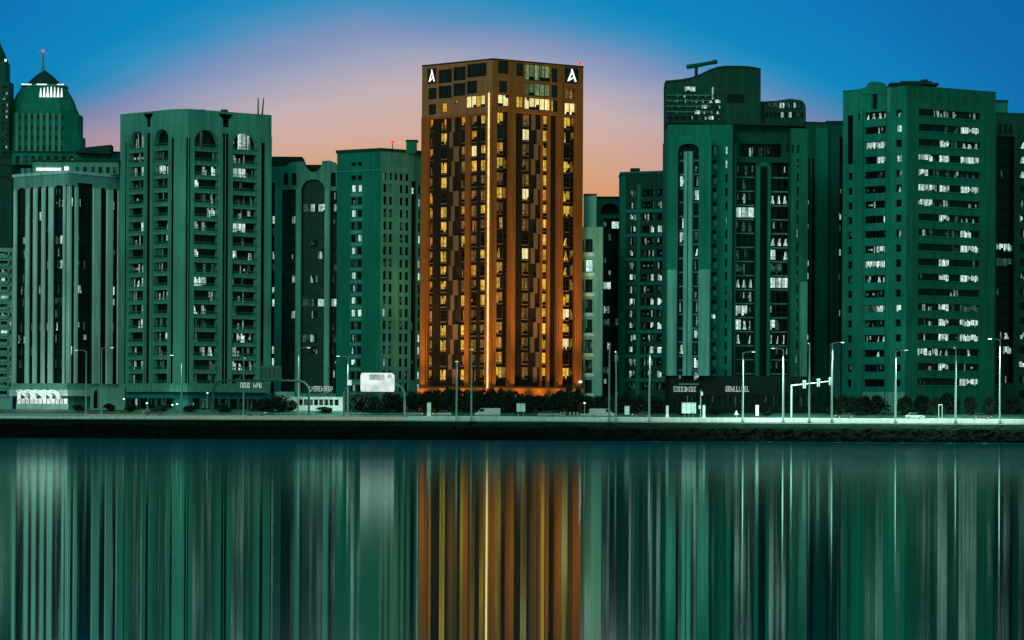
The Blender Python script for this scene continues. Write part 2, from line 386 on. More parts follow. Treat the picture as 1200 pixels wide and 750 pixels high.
def dome_tower():
    Y = 1260; c = PX(46, Y, 120); s = Y/F
    b = Bld('domed_skyscraper', (c, Y+14, GZ), 'green skyscraper with pointed dome, floodlit gallery and red tipped spire', 'skyscraper')
    Z = lambda py: PZ(py, Y, 46)
    w = b.part('wall')
    def loft(secs, mat, mb):
        R = [[(c+sx*hw*s, Y+14+sy*min(hw, 42)*s, Z(py)) for sx, sy in ((-.62, -1), (.62, -1), (1, -.62), (1, .62), (.62, 1), (-.62, 1), (-1, .62), (-1, -.62))] for hw, py in secs]
        for a, d in zip(R, R[1:]):
            for i in range(8): mb.face([a[i], a[(i+1) % 8], d[(i+1) % 8], d[i]], mat)
        mb.face(R[-1], mat)
    loft([(46, 495), (46, 157), (43, 156), (43, 131), (38, 130.5), (38, 126), (36, 122), (32.5, 112), (28, 104), (25, 98.5)], 'deep_green_render', w)
    loft([(26.5, 98.6), (26.5, 96.6)], 'sea_green_render', b.part('cornice'))
    r = b.part('roof'); loft([(20, 96.5), (16, 91), (9, 84), (2.5, 79.5), (1, 78)], 'roof_dark', r)
    b.part('spire').tube([(c-2*s, Y+14, Z(79)), (c-2*s, Y+14, Z(66)), (c-2*s, Y+14, Z(56))], [.75, .4, .2], 'lamp_metal', 6)
    b.part('beacon').ball((c-2*s, Y+14, Z(55)), .45, 'red_beacon')
    # floodlit sloping gallery: five tall lights set into the dome's shoulder
    Yf = Y+14-42*s
    for i in range(7):
        m = b.single('gallery_window'); x0 = c+(-2+i*4.1)*s; x1 = x0+3.1*s
        f = lambda py, hw: Y+14-hw*s-.35
        t = 99.5+abs(i-3)*.6
        m.face([(x0, f(0, 32.3), Z(112.5)), (x1, f(0, 32.3), Z(112.5)), (x1-.4, f(0, 27.4), Z(t)), (x0+.2, f(0, 27.4), Z(t))], 'gallery_light')
        m.face([(x0, f(0, 32.3)+.2, Z(112.5)), (x1, f(0, 32.3)+.2, Z(112.5)), (x1-.4, f(0, 27.4)+.2, Z(t)), (x0+.2, f(0, 27.4)+.2, Z(t))][::-1], 'frame_green')
    for x0, x1 in ((-24, -12), (-6, 6), (18, 26)):
        b.single('crown_light').box(c+x0*s, c+x1*s, Y+14-26.9*s, Y+14-26.5*s, Z(97.6), Z(96.2), 'gallery_light')
    fc = Face(None, None, pts=((c-46*s*.62, Y+14-42*s), (c+46*s*.62, Y+14-42*s)))
    for k in range(8):
        u = (k+.25)*fc.L/8
        b.single('pilaster').box(u-.5, u+.5, -.5, .1, Z(240), Z(132), 'sea_green_render', T=fc.T())
        for j, py in enumerate((134, 147, 158, 170)):
            b.win(fc, u+1.1, u+fc.L/8-1.2, Z(py+5.5), Z(py), -.12, random.Random(k*7+py).choice('pFpd' if j in (0, 2) else 'ddddq'))
    b.done()
dome_tower()

def slab_left():
    Y = 1010
    b = Bld('office_block', (PX(5, Y), Y+8, GZ), 'plain dark green block below the slender skyscraper, above the louvred block', 'building')
    A, B2 = (PX(-16, Y), Y), (PX(13.5, Y), Y)
    fc = Face((-16, Y), (13.5, Y)); z1 = fc.z(184, 6); op = []
    for py in (192, 206): b.win(fc, fc.u(0), fc.u(11), fc.z(py+3, 5), fc.z(py, 5), -.1, 'd')
    b.facade(fc, GZ, z1, op, 'shadow_green_render'); pts = [A, B2, (B2[0], Y+18), (A[0], Y+18)]
    b.solid(pts, GZ, z1, 'shadow_green_render', skip=(0,)); b.roof(pts, z1, .6, .3); b.done()
slab_left()

def louvre_block():
    Y = 925
    b = Bld('louvred_block', (PX(3, Y), Y+8, GZ), 'pale block of close horizontal balcony bands beside the ribbed tower', 'apartment building')
    fc = Face((-14, Y), (15.5, Y)); z1 = fc.z(290, 5); op = []
    rows = fc.rows(5, 295, 10.2, 17, 5.4)
    b.grid(fc, -8, 9, rows, .9, [x+y for x, y in zip(rc(17, .3, 3), rc(17, .5, 4))], op)
    b.grid(fc, 11.5, 13.6, rows, .5, rc(17, .35, 5), op)
    b.facade(fc, GZ, z1, op, 'pale_concrete')
    A, B2 = fc.P0, fc.P1; pts = [A, B2, (B2[0], Y+16), (A[0], Y+16)]
    b.solid(pts, GZ, z1, 'pale_concrete', skip=(0,)); b.roof(pts, z1, .5, .3)
    for c, e in rows: b.fbox(fc, -9, 10, c-.45, c+.35, 0.02, .5, 'slab_pale', mb=b.single('balcony'))
    b.done()
louvre_block()

# ================================================================== RIBBED TOWER
def ribbed_tower():
    A, K, B2 = (15.5, 922), (80, 905), (140, 922)
    f1, f2 = Face(A, K), Face(K, B2)
    b = Bld('ribbed_tower', (f1.P1[0], f1.P1[1]+8, GZ), 'pale tower with tall white ribs over dark glass and arched lit colonnade', 'apartment tower')
    zt = f1.z(203, 80); zo = f1.z(216, 80); zb = f1.z(449, 80)
    pts = [f1.P0, f1.P1, f2.P1, par(f1.P0, f1.P1, f2.P1)]
    r1 = f1.rows(50, 219, 14.4, 16, 10.5); r2 = f2.rows(110, 219, 14.4, 16, 10.5); o1, o2 = [], []
    for k, (a, c, p) in enumerate(((20, 30, .22), (35, 39.3, .15), (44, 49, .12), (53.3, 57.2, .12), (63, 74.3, .3), (77, 79, .2), (83.2, 86.8, .1))):
        f = f1 if c < 80 else f2; o = o1 if c < 80 else o2; r = r1 if c < 80 else r2
        nk = 2 if c-a > 8 else 1
        b.strip(f, a, c, zb, zo, r, .55, rc(16, p, 20+k, 'ppqFqAm', nk), o, arch=1.0 if c-a > 3.5 else 0)
    for k, (a, c, p, nk) in enumerate(((91, 108, .2, 2), (117.3, 124, .1, 1), (132, 137, .1, 1))):
        b.strip(f2, a, c, zb, zo if k else zo+.6, r2, .7, rc(16, p, 40+k, 'FqpmA', nk), o2, arch=1.5 if k else 0)
    b.facade(f1, zb-1.6, zt, o1, 'pale_concrete'); b.facade(f2, zb-1.6, zt, o2, 'pale_concrete')
    b.solid(pts, zb-1.6, zt, 'pale_concrete', skip=(0, 1))
    for f, l in ((f1, ((16.6, 19.2), (30.6, 34.5), (39.6, 43.6), (49.3, 53), (57.6, 62.6), (74.6, 76.8), (79.1, 79.9))), (f2, ((80.3, 82.8), (87.2, 90.6), (108.6, 116.8), (124.5, 131.5), (137.4, 139.6)))):
        for a, c in l: b.fbox(f, a, c, zb, zo-.5, .003, .3, 'pale_pier', mb=b.single('rib'))
    for f, l in ((f1, range(92)), (f2, range(86))):
        pass
    # floor lines across the wide glass bay
    for c, e in r2: b.fbox(f2, 91.2, 107.8, c-.42, c-.1, -.65, -.4, 'black_green', mb=b.single('floor_band'))
    b.roof(pts, zt, .7, .35, 'pale_pier', 'cornice')
    cen = (sum(p[0] for p in pts)/4, sum(p[1] for p in pts)/4)
    def tier(x0, x1, Y, py0, py1, mat, part, dep=14, roofm='roof_dark'):
        f = Face((x0, Y), (x1, Y), 195); z0, z1 = PZ(py0, Y, (x0+x1)/2), PZ(py1, Y, (x0+x1)/2)
        q = [f.P0, f.P1, (f.P1[0], Y+dep), (f.P0[0], Y+dep)]
        b.solid(q, z0, z1, mat, part=part); b.roof(q, z1, .5, .3, roofm, part); return f, z0, z1
    f, z0, z1 = tier(38, 139, 918, 204, 190, 'mid_green_render', 'penthouse')
    b.fbox(f, 42, 71, z0+.8, z0+1.5, .01, .3, 'gallery_light', 'lit_ledge'); b.fbox(f, 75, 80, z0+.5, z0+1.8, .01, .3, 'gallery_light', 'lit_ledge')
    for x in (88, 97, 106, 115, 124, 132): b.win(f, f.u(x), f.u(x+4), z0+.3, z0+1.8, -.12, random.Random(x).choice('dddq'))
    f, z0, z1 = tier(14, 139, 926, 193, 179.5, 'deep_green_render', 'upper_penthouse')
    for x in range(18, 84, 9): b.win(f, f.u(x), f.u(x+4.5), z0+.2, z0+2.2, -.12, random.Random(x).choice('ddqdp'))
    f = Face((88, 922), (130, 922), 175)
    b.profile(f, [(88, 179), (130, 180), (130, 169.5), (96, 173)], -6, 0, 'roof_dark', 'roof')
    # podium: slab, arched ribs, bright hall behind
    za, zs = f1.z(478, 50), zb-1.6
    b.solid([(p[0]+(cen[0]-p[0])*.08, p[1]+(cen[1]-p[1])*.08) for p in pts], GZ-.4, zs, 'mid_green_render', part='podium_wall')
    b.solid([(p[0]+(p[0]-cen[0])*.06, p[1]+(p[1]-cen[1])*.06) for p in pts], zs-1.5, zs, 'pale_pier', part='podium_slab')
    b.part('podium_slab').face([(p[0]+(p[0]-cen[0])*.06, p[1]+(p[1]-cen[1])*.06, zs-1.5) for p in pts[::-1]], 'pale_pier')
    fp = Face(None, None, pts=((PX(19, 901, 460), 901), (PX(82, 901, 460), 901)))
    zt2 = fp.z(456.5, 40); zm = fp.z(466, 40); zg = fp.z(479, 40)
    for i, x in enumerate((21, 31, 40.5, 50, 59.5)):
        m = b.single('arch_rib'); T = fp.T(); u0 = fp.u(x); q = []
        for j in range(9):
            t = pi/2*j/8; q.append((u0+2.5*sin(t), zt2-(zt2-zm)*(1-cos(t))))
        for (a, c), (d, e) in zip(q, q[1:]):
            m.face([T(a, -.0, c), T(d, -.0, e), T(d-.9, -.0, e-.3), T(a, -.0, c-.75)], 'pale_pier'); m.face([T(a, 0, c), T(a, 2, c), T(d, 2, e), T(d, 0, e)], 'pale_pier')
            m.face([T(a, 0, c-.75), T(d-.9, 0, e-.3), T(d-.9, 2, e-.3), T(a, 2, c-.75)], 'pale_pier')
    for i in range(12):
        x = 20+i*5
        b.single('hall_window').box(fp.u(x), fp.u(x+4), 1.6, 1.75, zg+.2, zm-.2 if i % 3 else zt2-.6, 'podium_light', T=fp.T())
    ld = bpy.data.lights.new('hall_light', 'AREA'); ld.shape = 'RECTANGLE'; ld.size = 12; ld.size_y = 1; ld.energy = 800; ld.color = (.85, 1, .93); link('hall_light', ld, None, fp.pt(6.5, zt2+.6, 1.5))
    fp2 = Face((20, 898), (81, 898), 470); 
    b.fbox(fp2, 20, 81, fp2.z(481, 50), fp2.z(473, 50), -.5, 0, 'pale_pier', 'terrace_wall')
    f3 = Face((106, 899), (146, 903), 460)
    op = [dict(a=f3.u(110.5), b=f3.u(117), c=GZ+.3, e=f3.z(456, 115), d=1.2, arch=2.0)]
    b.facade(f3, GZ-.4, f3.z(454, 120), op, 'pale_concrete', part='pavilion'); q = [f3.P0, f3.P1, (f3.P1[0], 908), (f3.P0[0], 906)]
    b.solid(q, GZ-.4, f3.z(454, 120), 'pale_concrete', skip=(0,), part='pavilion')
    b.done()
ribbed_tower()

# ================================================================== ARCH-TOPPED APARTMENT TOWER (B)
def balcony_tower():
    fl, fk, fr = Face((140, 919), (200, 903)), Face((200, 903), (220, 901.5)), Face((220, 901.5), (317.5, 919))
    b = Bld('balcony_tower', (fk.P0[0], 912, GZ), 'wide sea green tower of stacked balconies, arched top storey and twin roof masts', 'apartment tower')
    zt = fk.z(129, 210); zb = fk.z(450, 210)
    pts = [fl.P0, fk.P0, fk.P1, fr.P1, par(fl.P0, ((fk.P0[0]+fk.P1[0])/2, 902), fr.P1)]
    M = 'sea_green_render'; ol, ok, orr = [], [], []
    n = 17; r_l = [(fl.z(173.5, 170), fl.z(153, 170))]+fl.rows(170, 178.3, 16.22, n, 12.0)
    r_r = [(fr.z(173.5, 245), fr.z(152.2, 245))]+fr.rows(245, 178.0, 16.25, n, 12.2)
    cl = ['l1', 0]
    L1 = ['pF', 'pp', 'pF', 'qq', 'pq', 'dq', 'dd', 'pp', 'dd', 'pA', 'AA', 'pp', 'qp', 'AF', 'dd', 'pp', 'pp', 'dd']
    L2 = ['dd', 'qp', 'FA', 'pq', 'dd', 'dd', 'dA', 'qp', 'dd', 'pp', 'dd', 'AA', 'dd', 'qq', 'pF', 'pp', 'qq', 'dd']
    R1 = ['ddd', 'ddq', 'dpr', 'ddd', 'ddd', 'ddF', 'lpd', 'ddd', 'Fdd', 'qdq', 'FFd', 'ddp', 'Apd', 'ddd', 'ddd', 'dpA', 'ddd', 'ddd']
    R2 = ['pFp', 'dpd', 'FFq', 'dqd', 'dqd', 'qdp', 'FFd', 'dqd', 'FdA', 'dpd', 'pdd', 'dpd', 'mdd', 'dpd', 'dFp', 'Fpd', 'FAp', 'qqd']
    b.grid(fl, 150.8, 168.8, r_l, 1.5, L1, ol, arch0=3.2); b.grid(fl, 180, 197.5, r_l, 1.5, L2, ol, arch0=3.2)
    b.grid(fr, 226.8, 255.6, r_r, 1.5, R1, orr, arch0=3.6); b.grid(fr, 271.8, 301.2, r_r, 1.5, R2, orr, arch0=3.6)
    zs = fr.z(163, 245)
    def slit(f, a, c, rows, lit, o, top=None):
        b.strip(f, a, c, zb+.2, top or zs, rows, 1.2, ['F' if i in lit else 'd' for i in range(18)], o, m=.1)
    slit(fl, 146.4, 148.2, r_l, (1, 2, 7), ol); slit(fl, 172, 175.2, r_l, (), ol, fl.z(156, 172))
    slit(fk, 200.6, 203, r_l, (8, 10), ok); slit(fk, 217.6, 219.7, r_l, (8, 10), ok)
    slit(fr, 221, 222.3, r_r, (8,), orr); slit(fr, 260.3, 263.2, r_r, (2, 6, 8, 10, 13, 15, 16), orr, fr.z(156, 260)); slit(fr, 264.2, 267, r_r, (2, 6, 8, 15, 16), orr, fr.z(156, 260)); slit(fr, 305.6, 309.4, r_r, (6, 8, 10, 16), orr)
    for f, o, (xa, xb, xc, xd), k in ((fl, ol, (167.5, 178.5, 171.8, 175.6), 170), (fr, orr, (255.5, 272, 260.6, 267.4), 263)):
        o.append(dict(a=f.u(xc), b=f.u(xd), c=f.z(149, k), e=f.z(139.6, k), d=1.6, back='black_green', rm='roof_dark'))
        # the dark wedge above the slot: a notch cut down from the roof edge
        for j in range(4):
            t0, t1 = j/4, (j+1)/4
            o.append(dict(a=f.u(xa+(xc-xa)*t0), b=f.u(xb+(xd-xb)*t0), c=f.z(133.5+6*t1, k), e=f.z(133.5+6*t0, k), d=1.6-.1*j, back='black_green', rm='roof_dark'))
    b.facade(fl, zb, zt, ol, M); b.facade(fk, zb, zt, ok, M); b.facade(fr, zb, zt, orr, M)
    b.solid(pts, zb, zt, M, skip=(0, 1, 2)); b.roof(pts, zt, .25, .05, M, 'roof')
    def rail(f, xa, xb, z):
        m = b.single('balcony'); a, c = f.u(xa)+.05, f.u(xb)-.05; T = f.T()
        m.box(a, c, -.25, -.02, z-.02, z+.18, M, T=T); m.box(a, c, .0, .12, z+.72, z+.86, 'rail', T=T)
        k = int((c-a)/.7)
        for i in range(k+1):
            u = a+(c-a-.14)*i/k; m.box(u, u+.14, .02, .1, z+.18, z+.72, 'rail', T=T, skip='td')
    for rws, f, xs in ((r_l, fl, ((150.8, 168.8), (180, 197.5))), (r_r, fr, ((226.8, 255.6), (271.8, 301.2)))):
        for xa, xb in xs:
            for c, e in rws: rail(f, xa, xb, c)
    # raised stacks of the balcony bays, ground storey, roof bits
    for f, l in ((fl, ((149.2, 150.4), (169.3, 170.8), (176.8, 179.4), (198, 199.4))), (fr, ((223.2, 226.3), (256.2, 259.6), (268, 271.3), (301.8, 304.6), (310.4, 316.8)))):
        for a, c in l: b.fbox(f, a, c, zb+.1, f.z(160, (a+c)/2), .003, .4, M, mb=b.single('pier'))
    b.solid([(p[0]*1+0, p[1]-1.2) for p in pts], zb-1.9, zb-.0, 'mid_green_render', part='cornice')
    b.part('cornice').face([(p[0], p[1]-1.2, zb-1.9) for p in pts[::-1]], 'mid_green_render')
    b.solid([(p[0], p[1]+1.5) for p in pts], GZ-.3, zb-1.9, 'blue_green_render', part='ground_storey')
    fg = Face(None, None, pts=((fr.P0[0], fr.P0[1]+1.5), (fr.P1[0], fr.P1[1]+1.5))); fg2 = Face(None, None, pts=((fl.P0[0], fl.P0[1]+1.5), (fl.P1[0], fl.P1[1]+1.5)))
    for f, l in ((fg, range(226, 314, 11)), (fg2, range(146, 198, 10))):
        for x in l: b.win(f, f.u(x), f.u(x+8), GZ+.4, GZ+2.9, -.13, random.Random(x).choice('qdqpmd'))
    for x in (236, 262):
        Y = 915; b.single('roof_hut').box(PX(x-3.5, Y, 130), PX(x+4, Y, 130), Y, Y+4, zt+.2, PZ(128.2, Y, x), 'roof_dark')
    for x, x2, t in ((302.5, 302.5, 114.5), (307.2, 309, 115)):
        Y = 918; b.single('mast').tube([(PX(x, Y, 130), Y, zt), (PX(x2, Y, 115), Y, PZ(t, Y, x))], [.22, .14], 'roof_dark', 5)
    b.done()
balcony_tower()

# ================================================================== ARCHED BLOCK (C)
def arched_block():
    fc = Face((317, 936), (396, 932))
    b = Bld('arched_block', (fc.pt(fc.L/2, 0)[0], 940, GZ), 'green block with scalloped parapet, giant dark arch and paired round-headed openings', 'apartment building')
    ref = 355; zt = fc.z(202, ref); zb = GZ-.3; op = []; n = 17
    rows = fc.rows(ref, 225, 13.9, n, 9.2); zl = fc.z(461, ref)
    b.strip(fc, 318, 321.6, zl, fc.z(213, ref), rows, .8, ['F' if i in (2, 8, 9, 13, 14) else 'd' for i in range(n)], op, arch=.8)
    b.strip(fc, 330.5, 346.2, zl, fc.z(222, ref), rows, 1.0, ['gp' if i in (2, 5, 7, 10) else 'gg' for i in range(n)], op, back='shadow_green_render')
    b.strip(fc, 353.2, 380, zl, fc.z(210, ref), rows, 1.2, [x.replace('d', 'g') for x in ['ddd', 'mlF', 'ddd', 'ddd', 'dqd', 'ddp', 'ddd', 'dpd', 'ddd', 'mqF', 'dpd', 'ddd', 'mpd', 'dpd', 'ddd', 'ddd', 'ddd']], op, arch=2.6, back='shadow_green_render')
    b.strip(fc, 387, 394.6, zl, fc.z(224, ref), rows, 1.2, rc(n, .5, 71, 'qqp'), op)
    for a, c, t, bo in ((331.2, 337, 199.5, 217), (341, 347, 199.5, 217), (387, 393, 202, 219)):
        op.append(dict(a=fc.u(a), b=fc.u(c), c=fc.z(bo, ref), e=fc.z(t, ref), d=1.4, back='black_green', arch=.7))
    b.facade(fc, zb, zt-0, op, 'sea_green_render')
    pts = [fc.P0, fc.P1, (fc.P1[0], 955), (fc.P0[0], 955)]
    b.solid(pts, zb, zt, 'mid_green_render', skip=(0,))
    # scalloped parapet standing on the wall head
    sc = [(317.5, 202.3)]+[(317.5, 195.5), (334, 195), (338, 192), (343, 189.5), (356.5, 189.5)]
    sc += [(367-10.3*cos(pi*i/12), 190+11.5*sin(pi*i/12)) for i in range(13)]
    sc += [(377.6, 188.6), (386, 188), (392, 190.5), (395.5, 195), (395.5, 202.3)]
    b.profile(fc, sc[::-1], -1.2, 0.004, 'sea_green_render', 'parapet')
    Y = 940; b.part('roof').box(PX(317, Y, 190), PX(354, Y, 190), Y, Y+12, zt, PZ(183.5, Y, 335), 'roof_dark')
    b.part('roof').box(PX(356, Y, 190), PX(379, Y, 190), Y, Y+10, zt, PZ(193, Y, 367), 'black_green')
    for a, c in ((322.2, 330.2), (347, 352.6), (380.6, 386.4)):
        b.fbox(fc, a, c, zl, fc.z(221, ref), .003, .45, 'light_teal_render', mb=b.single('pier'))
    # low white forecourt range
    f2 = Face((322, 903), (402, 903), 465); op2 = []
    zh = f2.z(465, 370)
    rw = [(f2.z(475, 370), f2.z(468, 370))]
    for x in range(351, 398, 6): b.grid(f2, x, x+4.6, rw, .4, [random.Random(x).choice('qmdq')], op2)
    b.facade(f2, GZ-.3, zh, op2, 'pale_pier', part='forecourt_range'); q = [f2.P0, f2.P1, (f2.P1[0], 909), (f2.P0[0], 909)]
    b.solid(q, GZ-.3, zh, 'pale_concrete', skip=(0,), part='forecourt_range')
    f3 = Face((322, 908), (345, 908), 465); b.solid([f3.P0, f3.P1, (f3.P1[0], 914), (f3.P0[0], 914)], GZ, f3.z(459, 335), 'pale_concrete', part='forecourt_range')
    glyphs(b.part('sign'), f2.T(), f2.u(363), f2.u(391), f2.z(458.5, 375), f2.z(452.5, 375), 10, 'sign_letters', 5)
    b.part('sign').box(f2.u(362.5), f2.u(391.5), 0.01, .12, f2.z(459.6, 375), f2.z(458.7, 375), 'dark_metal', T=f2.T())
    for x in (365, 377, 389): b.part('sign').box(f2.u(x), f2.u(x)+.12, 0.02, .12, zh, f2.z(459.7, 375), 'dark_metal', T=f2.T())
    b.done()
arched_block()

# ================================================================== PLAIN TEAL TOWER (D)
def teal_tower():
    fl, fr = Face((394.5, 926), (446, 917)), Face((446, 917), (496, 927))
    b = Bld('teal_tower', (fl.P1[0], 925, GZ), 'plain teal tower with blank corner, paired windows and dark roof line', 'apartment tower')
    zt = fl.z(177, 446); zb = GZ-.3; ol, orr = [], []; n = 17
    rl = [(fl.z(194.5, 418), fl.z(190, 418)), (fl.z(211, 418), fl.z(205.5, 418))]+fl.rows(418, 216.6, 14.6, n, 8.6)
    cA = 'ddFddpqdFdFqFFpdp'; cA = 'd'+'d'+'FpFqdFqFpFFqdpFdp'[:n]; cB = 'dd'+'FdddFdddddFddddddd'[:n]
    b.grid(fl, 411, 416.4, rl, .5, cA, ol); b.grid(fl, 418.4, 423.8, rl, .5, cB, ol)
    rr = [(fr.z(211.5, 465), fr.z(203, 465))]+fr.rows(465, 216.3, 14.55, n, 9.8)
    for k, (a, c) in enumerate(((449, 453.4), (455.8, 460), (468.2, 472.4), (474.8, 479.4))):
        b.grid(fr, a, c, rr, .6, ['d' if random.Random(k*31+i).random() > .12 else 'q' for i in range(n+1)], orr)
    b.grid(fr, 462.2, 466, rr[:1], .6, 'd', orr)
    b.strip(fr, 482, 487, zb+8, fr.z(211, 465), rr, .9, rc(n+1, .15, 91, 'q'), orr)
    b.grid(fr, 489.8, 493.4, rr[1:], .6, ['F' if i in (1, 4, 6, 7, 12, 13, 15, 16) else 'd' for i in range(n)], orr)
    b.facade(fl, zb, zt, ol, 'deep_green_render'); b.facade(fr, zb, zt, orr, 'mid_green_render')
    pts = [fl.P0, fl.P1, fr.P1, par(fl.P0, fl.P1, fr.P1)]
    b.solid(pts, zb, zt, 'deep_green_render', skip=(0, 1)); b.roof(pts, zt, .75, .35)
    b.fbox(fl, 394.7, 445.8, fl.z(200.6, 420), fl.z(199.6, 420), .003, .15, 'sea_green_render', 'string_course')
    b.fbox(fr, 457, 470, fr.z(192.8, 465), fr.z(191.6, 465), .02, .2, 'lit_dim', 'sign')
    for c, e in rl[2:]: b.fbox(fl, 410.6, 424.2, c-1.0, c-.25, .003, .12, 'mid_green_render', mb=b.single('sill_panel'))
    Y = 922; b.part('roof_hut').box(PX(476, Y, 170), PX(488, Y, 170), Y, Y+5, zt, PZ(165.5, Y, 482), 'deep_green_render')
    b.part('roof_hut').box(PX(475.4, Y, 170), PX(489.6, Y, 170), Y-.3, Y+5.3, PZ(165.5, Y, 482), PZ(163.8, Y, 482), 'roof_dark')
    b.part('beacon').tube([(PX(460, Y, 175), Y, zt+.7), (PX(460, Y, 175), Y, PZ(167, Y, 460))], .12, 'dark_metal', 5)
    b.part('beacon').ball((PX(460, Y, 166), Y, PZ(166.5, Y, 460)), .4, 'red_beacon')
    b.done()
teal_tower()

# ================================================================== THE GOLDEN TOWER (E)
def golden_tower():
    fl, fr = Face((493.5, 919), (576.5, 900)), Face((576.5, 900), (682.5, 919))
    b = Bld('golden_tower', (fl.P1[0], 912, GZ), 'tall brown tower glowing gold with a bright corner light strip and white A emblems', 'hotel tower')
    zt = fl.z(70, 576); zb = GZ-.3; ol, orr = [], []; n = 18
    RL, RR = 535, 630
    y0 = 135.5; pitch = 17.4
    rl = fl.rows(RL, y0+1.5, pitch, n, 13.0); rr = fr.rows(RR, y0-1, pitch, n, 13.4)
    zs0, zs1 = fl.z(453, RL), fl.z(137, RL); zr0, zr1 = fr.z(453, RR), fr.z(133.5, RR)
    S, BG = 'tower_stone', 'tower_beige'
    # ---- left face: top storeys
    def one(f, o, ref, a, c, t, bo, code, d=.45):
        A, Cc, z0, z1 = f.u(a), f.u(c), f.z(bo, ref), f.z(t, ref)
        o.append(dict(a=A, b=Cc, c=z0, e=z1, d=d, back='tower_dark')); 
        k = len(code)
        for j, cd in enumerate(code): b.win(f, A+(Cc-A)*j/k+.03, A+(Cc-A)*(j+1)/k-.03, z0+.03, z1-.03, d-.05, cd)
    for a, c, t, bo, cd in ((512.4, 528.4, 80, 96, 'DD'), (529.8, 544.4, 78.6, 94.6, 'DD'), (545.8, 569, 76.6, 92.4, 'DDDD'), (500.6, 510.6, 100.4, 114, 'D'), (512.4, 528.2, 99, 114, 'DD'), (529.8, 544.2, 97.6, 112.8, 'DD'), (545.8, 558, 96.4, 111.4, 'DD'),
                            (501, 510, 119.5, 132, 'D'), (516.5, 522.6, 119, 130.5, 'Y'), (532.2, 534.8, 117, 122, 'Y'), (544.8, 567.2, 113.8, 128, 'PPYP')):
        one(fl, ol, 535, a, c, t, bo, cd)
    ol.append(dict(a=fl.u(501), b=fl.u(568), c=zs0, e=zs1, d=.7, back='tower_mid', rm=S))
    for a, c, t, bo, cd in ((582.6, 595.4, 74.5, 90, 'DD'), (604, 612.6, 75.5, 91, 'D'), (614, 644.2, 75.5, 95, 'GGGGG'), (645.4, 653, 78, 95, 'D'), (584, 594, 98, 112, 'D'), (614, 644.2, 98, 112.6, 'GGGGG'), (645.4, 653, 98, 113, 'D'), (662, 673, 101, 113, 'W'),
                            (582.8, 596, 113.6, 127.6, 'PP'), (604.6, 612.6, 114, 128, 'Y'), (614, 644.2, 114.6, 129, 'PPPPP'), (645.6, 653.2, 116, 129.5, 'sD'), (661, 673.6, 117.4, 132, 'PP')):
        one(fr, orr, 630, a, c, t, bo, cd)
    for a, c in ((582, 596), (604, 653), (660, 674)): orr.append(dict(a=fr.u(a), b=fr.u(c), c=zr0, e=zr1, d=.8, back='tower_dark', rm=S))
    zm = fl.z(135, RL)
    b.facade(fl, zm, zt, [o for o in ol if o['e'] > zm+1], BG); b.facade(fl, zb, zm, [o for o in ol if o['e'] <= zm+1], S)
    b.facade(fr, zb, zt, orr, S)
    pts = [fl.P0, fl.P1, fr.P1, par(fl.P0, fl.P1, fr.P1)]
    b.solid(pts, zb, zt, S, skip=(0, 1)); b.roof(pts, zt, .35, .12, 'tower_bronze')
    # ---- shaft, left face
    def column(f, xa, xb, rows, codes, d, pan=None):
        for i, (c, e) in enumerate(rows):
            cd = codes[i]
            b.win(f, f.u(xa), f.u(xb), c, e, d-.13, cd)
            if pan: b.fbox(f, xa, xb, c-(.25 if pan is True else .9), c-.03, -d+.003, -d+.2, 'tower_panel', mb=b.single('spandrel'))
    D = .7
    column(fl, 501.6, 505.2, rl, 'OwOwWOOWOWOOWOOWOO', D, True)
    column(fl, 514.6, 521.2, rl, 'wYDYYDYYYYYYYDYYDY', D, True)
    column(fl, 538.6, 543.8, rl, 'ODWWwWOWYDwWYwYYwY', D, True)
    column(fl, 550.2, 556.4, rl, 'WOPYWWWwWWOWwWWWWw', D, True)
    column(fl, 561.2, 567.4, rl, 'YDYYWWYWDYDYYDWWWW', D, True)
    b.fbox(fl, 544.3, 549.6, zs0, zs1, -D+.002, .0, S, mb=b.single('pier'))
    for i, (c, e) in enumerate(rl):
        k = i % 3
        xa = (526.6, 524.2, 529)[k]; xb = (530.4, 528.2, 535.2)[k]
        b.fbox(fl, xa, xb, c-.9, e+.1, -D+.004, -D+.22, 'tower_panel', mb=b.single('cladding_panel'))
        b.fbox(fl, xb+.2, xb+3.2, c-.88, e+.06, -D+.004, -D+.12, 'tower_dark', mb=b.single('cladding_panel'))
    b.fbox(fl, 506.4, 513.2, zs0, zs1, -D+.003, -D+.1, 'tower_dark', mb=b.single('recess_panel')); b.fbox(fl, 557, 560.6, zs0, zs1, -D+.003, -D+.1, 'tower_dark', mb=b.single('recess_panel'))
    b.fbox(fl, 571.5, 573.0, fl.z(456, 572), fl.z(109, 572), .004, .16, 'strip_light', 'corner_light_strip')
    # ---- shaft, right face
    E = .8
    for f, xa, xb, cds in ((fr, 582.4, 590.4, 'YDOYWYWhDwOsODOOOY'), (fr, 613.4, 621, 'WPWWWPWWDPWWWWWWWW'), (fr, 636.4, 642, 'YYYYYOYYYOYYYYYYYY'), (fr, 660.4, 669, 'YaDYDYYDaaaDYPYPDY')):
        column(f, xa, xb, rr, cds, E, True)
    for i, cd in enumerate('DDDWDWDDDDDDDDDDDW'): b.win(fr, fr.u(590.8), fr.u(595.2), rr[i][0], rr[i][1], E-.13, cd)
    for i, cd in enumerate('WWDWDDWDDWWWDWDWDW'): b.win(fr, fr.u(669.4), fr.u(673.4), rr[i][0], rr[i][1], E-.13, cd)
    for i, (c, e) in enumerate(rr):
        k = (i*2) % 3
        xa = (624, 627.4, 630.6)[k]
        b.fbox(fr, xa, xa+4.6, c-.9, e+.1, -E+.004, -E+.22, 'tower_panel', mb=b.single('cladding_panel'))
